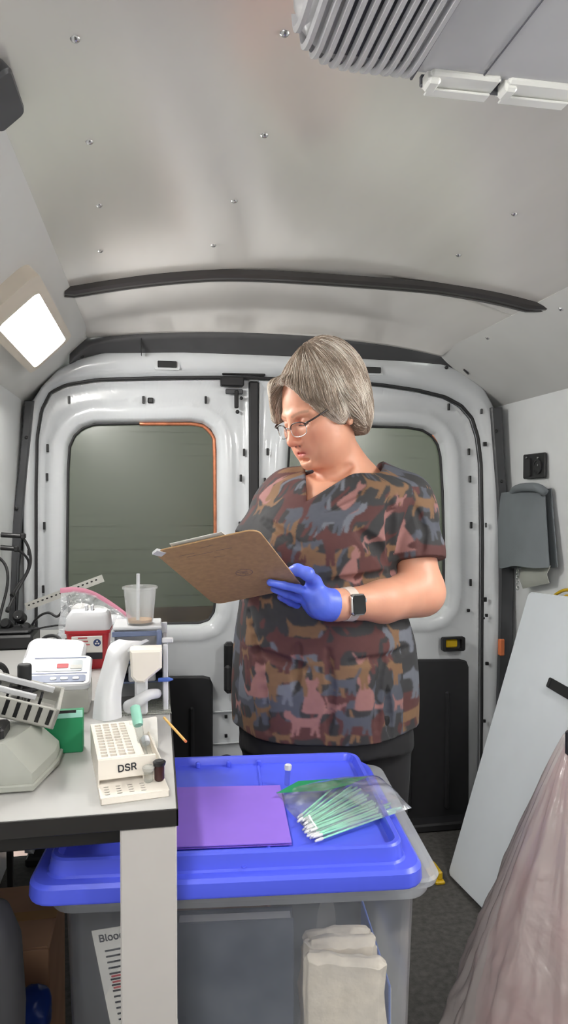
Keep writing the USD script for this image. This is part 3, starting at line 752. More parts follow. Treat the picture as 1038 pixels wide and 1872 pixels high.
# sharps container
sb = (T_(120, 1222) + T_(203, 1226)) / 2 * V(1, 1, 0) + V(0, .03, TZ)
q = thing('sharps_container', 'red sharps container with white lid and printed label', 'container', sb)
def ring_rr(w, h, r, z, M): return (np.c_[rrect(w, h, r), np.full(24, z), np.ones(24)] @ M.T)[:, :3]
M = rotz(-2, sb)
obj('red_body', loft([ring_rr(w, d, .012, z, M) for w, d, z in ((.070, .052, 0), (.076, .056, .004), (.094, .068, .045), (.102, .074, .088), (.108, .080, .089), (.108, .080, .096), (.100, .072, .096))], caps=True), 'red_plastic', q, smooth=40)
lid_ = obj('white_lid', loft([ring_rr(w, d, .012, z, M) for w, d, z in ((.104, .076, .095), (.106, .078, .100), (.100, .074, .128), (.086, .062, .139), (.060, .044, .141))], caps=True), 'white_plastic', q, 'white plastic lid', smooth=40)
for x in (-.006, .008): obj('lid_tab', cbox((x, 0, .147), (.006, .026, .014), .002, M), 'white_plastic', lid_)
lb = obj('label', rbox((-.036, -.0392, .045), (.036, -.036, .086), .0005, M @ frame((0, 0, 0), (1, 0, 0), (0, 1, .06))), 'paper', q, 'white printed label')
fM = M @ frame((0, 0, 0), (1, 0, 0), (0, 1, .06)) @ frame((0, -.0394, 0), (1, 0, 0), (0, 0, 1))
obj('emblem', cat_m(prism(Polygon(Point(.024, .070).buffer(.0088)), .0006, fM), ), 'print_blue', lb, 'round blue emblem')
obj('emblem_figure', cat_m([prism(Polygon(Point(.024 + .0036 * math.cos(a), .070 + .0036 * math.sin(a)).buffer(.0022)), .0004, fM, .0005) for a in (math.pi / 2, math.pi * 7 / 6, math.pi * 11 / 6)]), 'paper', lb)
obj('red_print', cat_m([prism(rrect(w, .0028, .0008, c=(-.010, z)), .0006, fM) for w, z in ((.026, .074), (.034, .066), (.022, .082))]), 'print_red', lb)
obj('dark_band', prism([(-.036, .030), (.036, .030), (.036, .046), (-.036, .046)], .0008, fM), 'print_ink', lb)

# white drawer organiser with the cup on it
dx0, dx1 = aty(206, 1180, 1.44)[0], .022
q = thing('desk_organiser', 'white desk organiser with slate-blue shelves under the plastic cup', 'organiser', ((dx0 + dx1) / 2, 1.44, TZ))
zt = aty(250, 1148, 1.42)[2]
obj('top_shelf', rbox((dx0, 1.435, zt - .007), (dx1 - .012, 1.53, zt), .002), 'white_plastic', q)
obj('shelf_lip', rbox((dx0 - .001, 1.431, zt - .019), (dx1 - .011, 1.436, zt - .009), .001), 'slate_blue', q, 'slate-blue shelf edge')
obj('right_side', rbox((dx1 - .010, 1.40, TZ), (dx1, 1.53, zt - .030), .002), 'white_plastic', q)
obj('back', rbox((dx0, 1.52, TZ), (dx1, 1.526, zt - .008), .001), 'white_plastic', q)
obj('left_side', rbox((dx0, 1.44, TZ), (dx0 + .004, 1.52, zt - .008), .001), 'white_plastic', q)
obj('corner_post', rbox((dx1 - .022, 1.405, zt - .045), (dx1 - .012, 1.42, zt - .004), .002), 'slate_blue', q)
obj('hinge_arm', rbox((dx1 - .012, 1.40, zt - .028), (dx1 + .010, 1.412, zt - .018), .002), 'white_plastic', q)
for z in (.045, .085): obj('shelf', rbox((dx0 + .004, 1.45, TZ + z), (dx1 - .010, 1.52, TZ + z + .004), .001), 'slate_blue', q)
obj('inner_drawer', rbox((dx0 + .03, 1.44, TZ + .050), (dx1 - .024, 1.515, TZ + .083), .003), 'white_plastic', q)
cp = V(aty(256, 1145, 1.465)[0], 1.465, zt)
q = thing('plastic_cup', 'clear plastic cup with a white stick standing on the desk organiser', 'cup', cp)
pr = [(.025, 0), (.026, .002), (.0325, .071), (.0355, .072), (.0355, .076), (.0335, .0765), (.0315, .072), (.0252, .004), (.001, .003)]
obj('cup_wall', lathe(pr, 40, cp), 'cup_clear', q, smooth=40)
obj('brown_residue', lathe([(.0235, .0045), (.0245, .010), (.001, .0105)], 28, cp), 'foam_brown', q, 'brown residue in the cup bottom')
q = thing('stirring_stick', 'thin white stick standing in the clear plastic cup', 'stick', cp + (0, 0, .011))
obj('stick', cat_m(rod(cp + (-.004, -.018, .011), cp + (-.003, -.021, .104), .0036), ), 'white_plastic', q)

# white hooded dispenser with a curved arm
q = thing('hooded_dispenser', 'white desktop dispenser with a curved arm and cream hood behind the rack', 'dispenser', T_(200, 1315))
arm_px = [(240, 1172, 1.40), (226, 1182, 1.38), (215, 1200, 1.36), (207, 1232, 1.34), (201, 1268, 1.32), (198, 1314, 1.30)]
L1 = [aty(px - w, py, y) for (px, py, y), w in zip(arm_px, (22, 24, 20, 21, 24, 26))]
L2 = [aty(px + w, py - 2, y + .01) for (px, py, y), w in zip(arm_px, (30, 26, 22, 20, 18, 22))]
L1, L2 = spline(L1, 24), spline(L2, 24)
G = np.stack([L1 * (1 - s) + L2 * s + V(0, -.018, 0) * math.sin(math.pi * s) for s in np.linspace(0, 1, 9)], 1)
obj('curved_arm', sheet(G, .008), 'white_plastic', q, smooth=50)
hp = [aty(237, 1190, 1.33), aty(296, 1188, 1.33), aty(296, 1222, 1.33), aty(263, 1249, 1.33), aty(248, 1248, 1.33), aty(239, 1238, 1.33)]
obj('hood', prism([(p[0], p[2]) for p in hp], .05, frame((0, 1.38, 0), (1, 0, 0), (0, 0, 1)), ch=.004), 'rack_plastic', q, 'cream hood')
obj('hood_arm', rbox(aty(215, 1186, 1.36) + (0, 0, -.012), aty(280, 1178, 1.39), .006), 'white_plastic', q)
obj('spout', cat_m(tube(spline([aty(236, 1292, 1.36), aty(250, 1284, 1.34), aty(268, 1272, 1.34), aty(288, 1268, 1.36)], 16), np.linspace(.013, .009, 16), 12)), 'white_plastic', q, smooth=True)
obj('foot', rbox(T_(176, 1314) , T_(222, 1300) + (0, .01, .012), .004), 'white_plastic', q)
obj('stem', rbox(aty(258, 1250, 1.36) - (.012, 0, .060), aty(258, 1250, 1.36) + (.012, .02, .012), .004), 'white_plastic', q)
# grey mesh mat
q = thing('mesh_mat', 'grey woven mesh mat under the dispenser spout', 'mat', T_(265, 1305))
a, b, c_, d_ = T_(218, 1310), T_(313, 1306), T_(308, 1282), T_(232, 1286)
ms = []
for k in range(19):
    s = k / 18
    ms += [rod(a * (1 - s) + b * s + (0, 0, .002), d_ * (1 - s) + c_ * s + (0, 0, .002), .0009, 5)]
for k in range(10):
    s = k / 9
    ms += [rod(a * (1 - s) + d_ * s + (0, 0, .0032), b * (1 - s) + c_ * s + (0, 0, .0032), .0009, 5)]
obj('mesh', cat_m(ms), 'grey_cast', q, kind='stuff', smooth=True)
# little sticks that stick out over the counter edge
q = thing('wooden_stick', 'thin yellow wooden stick poking over the counter edge by the rack', 'stick', aty(317, 1331, 1.20))
obj('stick', rod(aty(300, 1312, 1.24), aty(338, 1354, 1.16), .0022), 'pencil', q)
obj('dark_tip', rod(aty(338, 1354, 1.16), aty(340, 1356, 1.157), .0022), 'orange', q)
q = thing('blue_pen', 'small blue pen poking out beside the desk organiser', 'pen', aty(305, 1242, 1.395))
obj('pen_body', rod(aty(290, 1243, 1.394), aty(309, 1242, 1.39), .0042), 'pen_blue', q)
obj('pen_tip', tube(np.array([aty(309, 1242, 1.39), aty(316, 1242, 1.388)]), [.0042, .0016], 10), 'pen_blue', q)

# zip bag with a pink zip, lumpy with odds and ends
zc = V(-.150, 2.02, TZ)
q = thing('zip_bag', 'clear plastic zip bag with a pink zip lying behind the sharps container', 'bag', zc)
n = 40
G = np.zeros((n, n, 3)); G2 = G.copy()
for i, u in enumerate(np.linspace(-1, 1, n)):
    for j, v in enumerate(np.linspace(-1, 1, n)):
        puff = (1 - abs(u) ** 3) * (1 - abs(v) ** 3)
        hgt = .085 * puff * (.55 + .9 * meshkit.fbm(V(u * 1.6, v * 1.6, .3), 3, 4)) + .004
        G[i, j] = (.145 * u, .10 * v, hgt)
        G2[i, j] = (.145 * u, .10 * v, .002 + .002 * puff)
M = rotz(-6, zc)
mk = lambda g: (np.c_[g.reshape(-1, 3), np.ones(n * n)] @ M.T)[:, :3].reshape(n, n, 3)
obj('film', cat_m(sheet(mk(G), .0008), sheet(mk(G2), .0008)), 'bag_hazy', q, smooth=50)
zp = mk(G)[:, 12] + V(0, 0, .004)
zp = np.array([aty(110, 1080, 1.97), aty(130, 1078, 1.97), aty(160, 1082, 1.97), aty(190, 1096, 1.96), aty(222, 1118, 1.94), aty(250, 1140, 1.92)])
Z = spline(zp, 40)
obj('pink_zip', sheet(np.stack([Z + V(0, .0, -.007), Z + V(0, .0, .007)], 1), .002), 'pink_strip', q, 'pink zip strip', smooth=True)
back = sheet(np.stack([Z * (1 - s) + (V(0, 0, TZ + .01) + Z * V(1, 1, 0)) * s + V(0, -.05 * s, 0) + .008 * (np.array([meshkit.fbm(p * 30 + 5 * s, 2, 3) for p in Z])[:, None] - .5) for s in np.linspace(0, 1, 14)], 1), .0008)
obj('front_film', back, 'bag_hazy', q, smooth=50)
for k, (px, py, w) in enumerate(((150, 1108, .03), (180, 1112, .034), (208, 1128, .03), (226, 1138, .022))):
    p = aty(px, py, 2.02)
    it = thing('packet', ['crumpled white packet at the left inside the zip bag', 'crumpled silver packet in the middle of the zip bag', 'white packet at the right inside the zip bag', 'small blue packet at the right end of the zip bag'][k], 'packet', p, 'packets in the zip bag')
    e = ellipsoid((0, 0, 0), (w, .025, .020), 3); e.vertices += .010 * (np.array([meshkit.fbm(v * 60 + k, 3, k) for v in e.vertices])[:, None] - .5); e.apply_translation(p + (0, 0, -.012))
    obj('wrapper', e, ['paper', 'grey_plastic', 'white_plastic', 'slate_blue'][k], it)
# perforated strip crossing behind the bag
q = thing('perforated_strip', 'pale grey perforated metal strip slanting behind the zip bag', 'strip', aty(120, 1090, 2.22))
a, b = aty(50, 1116, 2.17), aty(191, 1063, 2.17)
L = np.linalg.norm(b - a); M = frame(a, b - a, (0, 0, 1))
P = Polygon([(0, 0), (L, 0), (L, .022), (0, .022)], [rrect(.007, .0045, .002, 3, (.010 + .0135 * k, .013))[::-1] for k in range(int((L - .015) / .0135))])
obj('strip', prism(P, .0025, M), 'grey_plastic', q)
obj('backing', prism([(0, 0), (L, 0), (L, .022), (0, .022)], .001, M, -.002), 'black_plastic', q)
# ------------------------------------------------------------------ cables and boxes on the counter by the left wall
cz = V(-.375, 2.05, TZ)
q = thing('power_box', 'flat black power box piled with plugs on the counter by the left wall', 'power supply', cz)
b0 = T_(0, 1190)
obj('box_body', rbox((-.445, 2.035, TZ), (-.335, 2.17, TZ + .040), .006), 'black_plastic', q)
obj('lid_ridge', rbox((-.44, 2.05, TZ + .040), (-.345, 2.15, TZ + .050), .004), 'black_rubber', q)
for k, (px, py, r) in enumerate(((36, 1128, .017), (12, 1142, .016), (50, 1148, .013))):
    p = aty(px, py, 2.11)
    obj('plug', lathe([(r * .8, -.018), (r, -.014), (r, .012), (r * .7, .018)], 16, (0, 0, 0), frame(p, (1, 0, .3), (0, .5, 1))), 'black_plastic', q)
    if k == 0: obj('prong', cat_m(cbox(p + (-.003, -.016, .0), (.003, .006, .012), .0005), cbox(p + (.005, -.016, -.002), (.003, .006, .012), .0005)), 'chrome', q)
def cable(pts, r, label, y=None):
    P = [aty(px, py, yy) for px, py, yy in pts]
    q = thing('cable', label, 'cable', P[0])
    obj('cord', tube(spline(P, 44), r, 7), 'black_rubber', q, smooth=True)
    obj('cable_end', tube(np.array([P[-1], P[-1] + unit(P[-1] - P[-2]) * .012]), [r * 1.8, r * 1.5], 8), 'black_plastic', q)
cable([(40, 981, 2.23), (50, 996, 2.23), (56, 1020, 2.23), (53, 1040, 2.23), (40, 1065, 2.22), (26, 1090, 2.20), (16, 1112, 2.17)], .0042, 'outer black cable looping from the upper wall bar down to the plugs')
cable([(30, 1004, 2.23), (42, 1012, 2.24), (52, 1026, 2.25), (49, 1046, 2.25), (36, 1066, 2.24), (24, 1084, 2.20)], .0038, 'inner black cable looping from the lower wall bar')
cable([(-6, 1016, 2.22), (8, 1030, 2.22), (14, 1050, 2.21), (12, 1078, 2.20), (4, 1110, 2.18), (-2, 1136, 2.16)], .0042, 'black cable hanging at the left picture edge under the wall bars')
cable([(52, 1160, 2.14), (60, 1140, 2.13), (74, 1125, 2.12), (92, 1121, 2.11), (104, 1127, 2.10), (116, 1113, 2.10)], .0036, 'black cable arching up towards the perforated strip')
cable([(38, 1142, 2.10), (56, 1150, 2.09), (80, 1147, 2.08), (110, 1143, 2.06), (118, 1144, 2.05)], .0026, 'thin black cable running flat behind the sharps container')
cable([(78, 1168, 1.94), (88, 1163, 1.93), (104, 1164, 1.92), (114, 1173, 1.90), (122, 1172, 1.89)], .0045, 'short thick black cable arching over the white meter')
for py, lab, ln in ((980, 'upper black wall bar at the left picture edge', 42), (1003, 'lower black wall bar at the left picture edge', 30)):
    a, b = aty(-30, py - 4, 2.22), aty(ln, py, 2.23)
    q = thing('wall_bar', lab, 'bar', a)
    obj('bar', tube(np.array([a, (a + b) / 2, b]), .0075, 10), 'black_plastic', q, smooth=True)
    obj('end_cap', cbox(b, (.016, .02, .018), .004), 'black_rubber', q)
    obj('bracket', rbox((-.462, a[1] - .01, a[2] - .012), (a[0] + .03, a[1] + .01, a[2] - .004), .002), 'black_plastic', q)
pc = aty(-4, 1238, 1.60)
q = thing('coiled_cable', 'black ring of coiled cable at the left picture edge beside the analyser', 'cable', pc)
for k, r in enumerate((.030, .024, .019)):
    a = np.linspace(0, 2 * math.pi, 40, endpoint=False)
    obj('coil', tube(pc + np.c_[r * np.cos(a) * .7, .006 * k + 0 * a, r * np.sin(a)], .0036, 7, True), 'black_rubber', q, smooth=True)

# ------------------------------------------------------------------ right wall: socket, pouch, clip chain
sc = atx(978, 852, 1.262)
q = thing('wall_socket', 'square black socket plate high on the white right wall', 'socket', sc)
cnr = [atx(px, py, 1.262) for px, py in ((958, 835), (998, 828), (998, 875), (960, 877))]
M = frame(sc, (0, -1, 0), (0, 0, 1))
w, h = abs(cnr[1][1] - cnr[0][1]), abs(cnr[1][2] - cnr[2][2])
obj('plate', prism(rrect(w, h, .006), .008, M, -.002, ch=.002), 'black_plastic', q)
obj('left_switch', prism(rrect(w * .30, h * .72, .004, c=(-w * .26, -h * .05)), .005, M, .006), 'black_rubber', q)
obj('outlet', lathe([(h * .30, .006), (h * .30, .010), (h * .24, .011), (h * .22, .008)], 20, (0, 0, 0), M @ trimesh.transformations.translation_matrix((w * .20, -h * .04, 0))), 'black_rubber', q)
for x, y in ((-.3, .36), (.22, .30), (.24, .02)): obj('screw', lathe([(.004, .006), (.0035, .0105), (.0004, .011)], 8, (0, 0, 0), M @ trimesh.transformations.translation_matrix((w * x, h * y, 0))), 'chrome', q)
# grey pouch with a draped flap
pp = [atx(px, py, 1.25) for px, py in ((909, 903), (1001, 893), (1013, 1036), (921, 1037))]
q = thing('grey_pouch', 'grey cloth pouch hanging on the right wall below the black socket', 'pouch', (pp[0] + pp[2]) / 2)
n = 24
G = np.zeros((n, n, 3))
for i, u in enumerate(np.linspace(0, 1, n)):
    for j, v in enumerate(np.linspace(0, 1, n)):
        p = (pp[0] * (1 - u) + pp[1] * u) * (1 - v) + (pp[3] * (1 - u) + pp[2] * u) * v
        G[i, j] = p + V(-.006 - .045 * math.sin(math.pi * min(max(u, .02), .98)) ** .5 * (.35 + .65 * v ** .6), 0, -.004 * math.sin(u * 9) * v)
obj('front_flap', sheet(G, .004), 'grey_cloth', q, smooth=50)
G2 = G.copy(); G2[..., 0] = 1.262
obj('back_cloth', sheet(G2[:, ::-1], .003), 'grey_cloth', q, smooth=50)
tp = [atx(937, 897, 1.24), atx(945, 889, 1.22), atx(965, 886, 1.21), atx(985, 888, 1.22), atx(995, 896, 1.24)]
S = spline(tp, 16)
obj('top_roll', tube(S - V(0, 0, .008), np.linspace(.013, .015, 16), 10), 'grey_cloth', q, smooth=True)
lp = [atx(954, 1036, 1.25), atx(1006, 1034, 1.25), atx(1004, 1066, 1.255), atx(956, 1076, 1.255)]
obj('under_pocket', sheet(np.array([[lp[0] * (1 - s) + lp[1] * s, (lp[0] + lp[3]) / 2 * (1 - s) + (lp[1] + lp[2]) / 2 * s + V(-.012, 0, 0), lp[3] * (1 - s) + lp[2] * s] for s in np.linspace(0, 1, 10)]), .003), 'grey_cast', q, 'paler grey under-pocket', smooth=50)
q = thing('hanging_chain', 'short pale chain hanging beside the grey pouch above the white panel', 'chain', atx(946, 1042, 1.235))
for k in range(8):
    p = atx(946, 1043 + 4.6 * k, 1.235)
    a = np.linspace(0, 2 * math.pi, 12, endpoint=False)
    ax = V(0, .005, 0) if k % 2 == 0 else V(.005, .002, 0)
    obj('link', tube(p + np.cos(a)[:, None] * ax + np.sin(a)[:, None] * V(0, 0, .0068), .0014, 5, True), 'chrome', q, smooth=True)
q = thing('yellow_bag', 'yellow crumpled bag top showing over the white panel at the right picture edge', 'bag', atx(1040, 1090, 1.255))
e = ellipsoid((0, 0, 0), (.012, .085, .045), 3)
e.vertices += e.vertices * .8 * (meshkit.fbm(e.vertices * 40, 3, 5)[:, None] - .5); e.apply_translation(atx(1056, 1112, 1.255) + (.004, 0, 0))
e.vertices[:, 0] = np.minimum(e.vertices[:, 0], 1.266)
obj('bag_top', e, 'yellow', q)
obj('tie', tube(spline([atx(1014, 1088, 1.255), atx(1028, 1080, 1.255), atx(1044, 1078, 1.255)], 12), .005, 6), 'yellow', q, smooth=True)

# ------------------------------------------------------------------ white panel leaning on the right wall
bl, tl = V(.905, 2.10, .006), V(1.214, 2.17, .885)
up = unit(tl - bl); Hh = np.linalg.norm(tl - bl)
M = frame(bl, V(.0, -1, 0), up)
M = frame(bl, V(.02, -1, 0) - up * np.dot(V(.02, -1, 0), up), up)
q = thing('leaning_panel', 'long white rectangular panel leaning against the right wall', 'panel', bl)
pl = prism(rrect(1.25, Hh, .018, 6, (.625, Hh / 2)), .016, M, -.016 if M[:3, 2][0] < 0 else 0, ch=.002)
obj('panel_board', pl, 'white_panel', q)
pn = M[:3, 2] if M[:3, 2][0] < 0 else -M[:3, 2]
def onp(px, py, off=0.0): return atp(px, py, bl, pn) + pn * off
# black strap lying across it
a, b = onp(1006, 1248, .007), onp(1100, 1302, .007)
q = thing('strap', 'short black strap across the white panel at the right picture edge', 'strap', a)
Ms = frame(a, b - a, np.cross(pn, b - a)); L = np.linalg.norm(b - a)
obj('webbing', prism(rrect(L, .030, .004, c=(L / 2, 0)), .004, Ms, -.002), 'black_plastic', q)
obj('folded_end', prism(rrect(.012, .027, .003, c=(.007, 0)), .008, Ms, -.004), 'black_rubber', q)

# ------------------------------------------------------------------ clear trash bag with pink contents
bc = V(.715, 1.13, 0)
apex = at(1050, 1345, 1.22)
def bag(scale, seed, top, amp, zmin=.006, hmax=None):
    nz, na = 100, 210
    rings = []
    for i, s in enumerate(np.linspace(0, 1, nz)):
        z = zmin + (apex[2] * top - zmin) * s
        r = .232 * scale * (1 - .10 * (1 - min(s / .25, 1)) ** 2) * (1 - s ** 1.55 * .97) + .010
        c = bc * (1 - s ** 1.4) + V(apex[0], apex[1], 0) * s ** 1.4
        a = np.linspace(0, 2 * math.pi, na, endpoint=False)
        p = np.c_[np.cos(a), np.sin(a), np.full(na, 0.0)]
        f = meshkit.fbm(np.c_[np.cos(a) * 4.2 + seed, np.sin(a) * 4.2, np.full(na, s * 1.4)], 4, seed) - .5
        flute = np.sin(a * 12 + 5 * meshkit.fbm(np.c_[np.cos(a) * 2, np.sin(a) * 2, np.full(na, s * 2.5)], 2, seed + 3)) * .055 * s ** 1.3
        rg = 1 - np.abs(2 * meshkit.fbm(np.c_[np.cos(a) * 6 + seed, np.sin(a) * 6 + s * 5, np.full(na, s * 7)], 2, seed + 7) - 1)
        rr = r * (1 + amp * f * 2 + flute + .055 * (rg ** 3 - .4) * (1 - s * .6))
        q = c + p * rr[:, None] + V(0, 0, z)
        lim = .905 + .352 * q[:, 2] - .022
        q[:, 0] = np.minimum(q[:, 0], lim)
        q[:, 2] = np.maximum(q[:, 2], zmin)
        rings.append(q)
    return loft(rings, caps=True)
q = thing('trash_bag', 'large clear wrinkled trash bag clipped shut at the top, at the lower right', 'bag', bc)
obj('film', bag(1.0, 11, 1.0, .17), 'trash_film', q, smooth=True)
obj('neck_clip', cat_m(cbox(at(1051, 1357, 1.195), (.034, .010, .042), .003), cbox(at(1051, 1357, 1.235), (.034, .010, .042), .003), cbox(at(1060, 1338, 1.215), (.020, .045, .008), .002)), 'black_plastic', q, 'black neck clip')
q = thing('pink_bag', 'pinkish crumpled bag seen through the clear trash bag', 'bag', bc + (0, 0, .01))
obj('crumpled_film', bag(.66, 23, .975, .16, .16), 'red_bag', q, smooth=True)

# ------------------------------------------------------------------ storage tote under and beside the counter
TO = V(.125, 1.035, 0)           # middle of the tote's front edge
TA = -6.0
TM = rotz(TA, TO)
RIMZ = .628
def tb(lo, hi, ch=.002): return rbox(lo, hi, ch, TM)
def rr3(w, d, r, z, n=6): return (np.c_[rrect(w, d, r, n, (0, .220)), np.full(4 * n, z), np.ones(4 * n)] @ TM.T)[:, :3]
q = thing('storage_tote', 'large clear plastic storage tote with blue lid standing by the counter leg', 'tote', TO + (0, .2, 0))
zs = np.linspace(0, 1, 8)
ow = [rr3(.500 + .036 * s, .370 + .036 * s, .03, .008 + (RIMZ - .012) * s) for s in zs]
iw = [rr3(.494 + .036 * s, .364 + .036 * s, .028, .012 + (RIMZ - .014) * s) for s in zs]
obj('tote_wall', loft(ow + iw[::-1], caps=True), 'tote_clear', q, smooth=40)
rim = [rr3(w, d, .034, z) for w, d, z in ((.538, .408, RIMZ - .036), (.566, .436, RIMZ - .036), (.572, .442, RIMZ - .030), (.576, .446, RIMZ - .016), (.594, .460, RIMZ - .014), (.600, .464, RIMZ - .004), (.594, .458, RIMZ), (.538, .408, RIMZ), (.534, .404, RIMZ - .02), (.538, .408, RIMZ - .036))]
obj('rim', loft(rim), 'tote_rim', q, 'milky ribbed tote rim', smooth=30)
# the blue lid, pushed back and to the left
LM = rotz(TA + .6, V(.102, 1.002, 0))
def lr(w, d, r, z, n=6, c=(0, .216)): return (np.c_[rrect(w, d - .020, r, n, c), np.full(4 * n, z), np.ones(4 * n)] @ LM.T)[:, :3]
LZ = RIMZ + .001
ql = thing('tote_lid', 'bright blue plastic lid with a raised tray edge on the storage tote', 'lid', TO + (0, .2, LZ))
prof = [(.556, .446, .030, LZ + .002), (.570, .460, .034, LZ), (.574, .464, .036, LZ + .004), (.572, .462, .036, LZ + .022), (.562, .452, .034, LZ + .027), (.532, 0.422, .030, LZ + .027), (.526, 0.416, .028, LZ + .030), (.520, 0.410, .028, LZ + .050), (.514, 0.404, .026, LZ + .053), (.502, 0.392, .022, LZ + .053), (.498, 0.388, .02, LZ + .050), (.492, 0.382, .018, LZ + .040), (.484, 0.374, .016, LZ + .038), (.04, .04, .004, LZ + .038)]
obj('lid_shell', loft([lr(*p) for p in prof], caps=True), 'tote_lid', ql, smooth=35)
for x in (-.06, .06, .0): obj('rib', rbox((x - .004, .385, LZ + .037), (x + .004, .394, LZ + .049), .002, LM), 'tote_lid', ql)
obj('moulding_mark', lathe([(.0035, 0), (.003, .0015), (.0004, .002)], 10, (LM @ V(.02, .018, LZ + .032, 1))[:3]), 'tote_lid', ql)
obj('crossbar', rbox((.056, .03, LZ + .036), (.062, .39, LZ + .0405), .0015, LM), 'tote_lid', ql)
LT = LZ + .0385
def lp_(px, py, dz=0.0): return atz(px, py, LT + dz)
# purple folder on the lid
fp = [lp_(326, 1549, .006), lp_(533, 1541, .006), lp_(512, 1436, .006), lp_(300, 1440, .006)]
q = thing('purple_folder', 'purple paper folder lying flat on the blue tote lid', 'folder', fp[0])
fp[0], fp[3] = lp_(250, 1552, .006), lp_(262, 1441, .006)
pg = Polygon([(p[0], p[1]) for p in fp])
obj('cover', prism(pg, .0012, None, LT + .0055), 'folder_purple', q)
obj('back_cover', prism(pg, .0012, None, LT + .0026), 'folder_purple', q)
obj('papers', prism(pg.buffer(-.003), .0016, None, LT + .0039), 'paper', q)
# swab bag
bo_ = [lp_(498, 1452, .002), lp_(578, 1537, .002), lp_(752, 1478, .020), lp_(690, 1420, .014)]
q = thing('swab_bag', 'clear zip bag of green sticks lying on the right of the blue lid', 'bag', np.mean(bo_, 0))
n = 30
def bagsheet(hh, seed):
    G = np.zeros((n, n, 3))
    for i, u in enumerate(np.linspace(0, 1, n)):
        for j, v in enumerate(np.linspace(0, 1, n)):
            p = (bo_[0] * (1 - u) + bo_[1] * u) * (1 - v) + (bo_[3] * (1 - u) + bo_[2] * u) * v
            e = (16 * u * (1 - u) * v * (1 - v)) ** .45
            G[i, j] = p + V(0, 0, .001 + e * hh * (.7 + .8 * meshkit.fbm(V(u * 5, v * 5, seed), 3, seed)))
    return G
obj('film', cat_m(sheet(bagsheet(.022, 3)[:, ::-1], .0006), sheet(bagsheet(.0004, 5)[:, ::-1], .0006)), 'bag_clear', q, smooth=50)
tri_ = [lp_(505, 1450, .016), lp_(545, 1428, .018), lp_(672, 1420, .018), lp_(628, 1432, .018)]
obj('green_band', sheet(np.array([[tri_[0], tri_[1], tri_[2]], [(tri_[0] + tri_[1]) / 2 * .5 + lp_(560, 1446, .016) * .5, lp_(590, 1446, .018), lp_(640, 1434, .018)]]), .0006), 'green_card', q, 'translucent green printed corner', smooth=True)
S0 = None
rngs = np.random.default_rng(5)
labs = 'green and white stick in the clear bag on the blue lid'
ends = []
for k in range(26):
    s = k / 25
    a = lp_(556 + 30 * s + rngs.uniform(-6, 6), 1488 + 42 * s + rngs.uniform(-4, 4), .0045 + .0028 * (k % 3))
    tx, ty = 612 + 118 * s ** .8, 1434 + 50 * s
    b = lp_(tx + rngs.uniform(-10, 10), ty + rngs.uniform(-5, 5), .0045 + .0028 * ((k + 1) % 3))
    ends.append((a, b))
cls = stage.CreateClassPrim('/World/Looks/swab_stick_class'); 
SL = .118
g = usdkit.mesh(stage, '/World/Looks/swab_stick_class/stick', tube(np.array([(0, 0, 0), (SL * .8, 0, 0)]), .0016, 8), MATS['swab_green'], smooth=40)
g = usdkit.mesh(stage, '/World/Looks/swab_stick_class/white_tip', tube(np.array([(SL * .0, 0, 0), (-.004, 0, 0), (-.012, 0, 0)]), [.0022, .0027, .0016], 8), MATS['white_plastic'], smooth=40)
g = usdkit.mesh(stage, '/World/Looks/swab_stick_class/green_end', tube(np.array([(SL * .79, 0, 0), (SL, 0, 0)]), [.0026, .0022], 8), MATS['light_green'], smooth=40)
for a, b in ends:
    qn = numbered('/World/swab_stick')
    x = UsdGeom.Xform.Define(stage, qn); x.GetPrim().GetReferences().AddInternalReference('/World/Looks/swab_stick_class'); x.GetPrim().SetInstanceable(True)
    Ml = frame(a, b - a, (0, 0, 1)); sc_ = np.linalg.norm(b - a) / SL
    x.AddTransformOp().Set(Gf.Matrix4d(*(Ml[:3, 0] * sc_), 0, *Ml[:3, 1], 0, *Ml[:3, 2], 0, *a, 1))
    data(x.GetPrim(), labs, 'stick', 'green sticks in the clear bag')
# small vial standing at the back of the lid
v0 = lp_(524, 1436, .001)
vial('test_tube', v0, v0 + V(.003, .004, .030), .0052, 'clear_tube', 'white_plastic', 'small clear vial standing on the blue lid above the purple folder', .008)

# ------------------------------------------------------------------ what shows through the tote
def inb(lo, hi, ch=.002): return rbox(lo, hi, ch, TM)
q = thing('grey_binder', 'large dark slate binder standing inside the clear tote', 'binder', (TM @ V(0, .05, .02, 1))[:3])
obj('cover', inb((-.105, .052, .016), (.080, .056, .54), .0015), 'dark_board', q)
obj('cover', inb((-.105, .084, .016), (.080, .088, .54), .0015), 'dark_board', q)
obj('spine', inb((-.109, .052, .016), (-.105, .088, .54), .0015), 'dark_board', q)
obj('pages', inb((-.10, .057, .02), (.076, .083, .535), .001), 'paper', q)
sp = [aty(167, 1702, 1.085), aty(240, 1690, 1.075), aty(250, 1880, 1.075), aty(180, 1880, 1.085)]
q = thing('list_sheet', 'printed white list headed Blood behind the clear tote wall left of the counter leg', 'sheet', sp[3])
sx = unit(sp[1] - sp[0]); M = frame(sp[0], sx, (0, 0, 1))
W_ = .105
obj('sheet', prism([(0, 0), (W_, 0), (W_, -.24), (.008, -.24)], .0008, M, -.0008), 'paper', q)
p_ = '/World/list_sheet/sheet'
Mt = M @ frame((0, 0, .0002), (1, .03, 0), (0, 1, 0))
obj('heading', words('Blood', .0105, Mt @ trimesh.transformations.translation_matrix((.008, -.019, 0)), .0006, True), 'print_ink', p_, 'heading in bold type')
obj('print', cat_m([prism(rrect(w, .0026, .0006, c=(.014 + w / 2, -.034 - .0088 * k)), .0005, Mt) for k in range(22) for w in (rngs.uniform(.030, .065),)]), 'print_ink', p_)
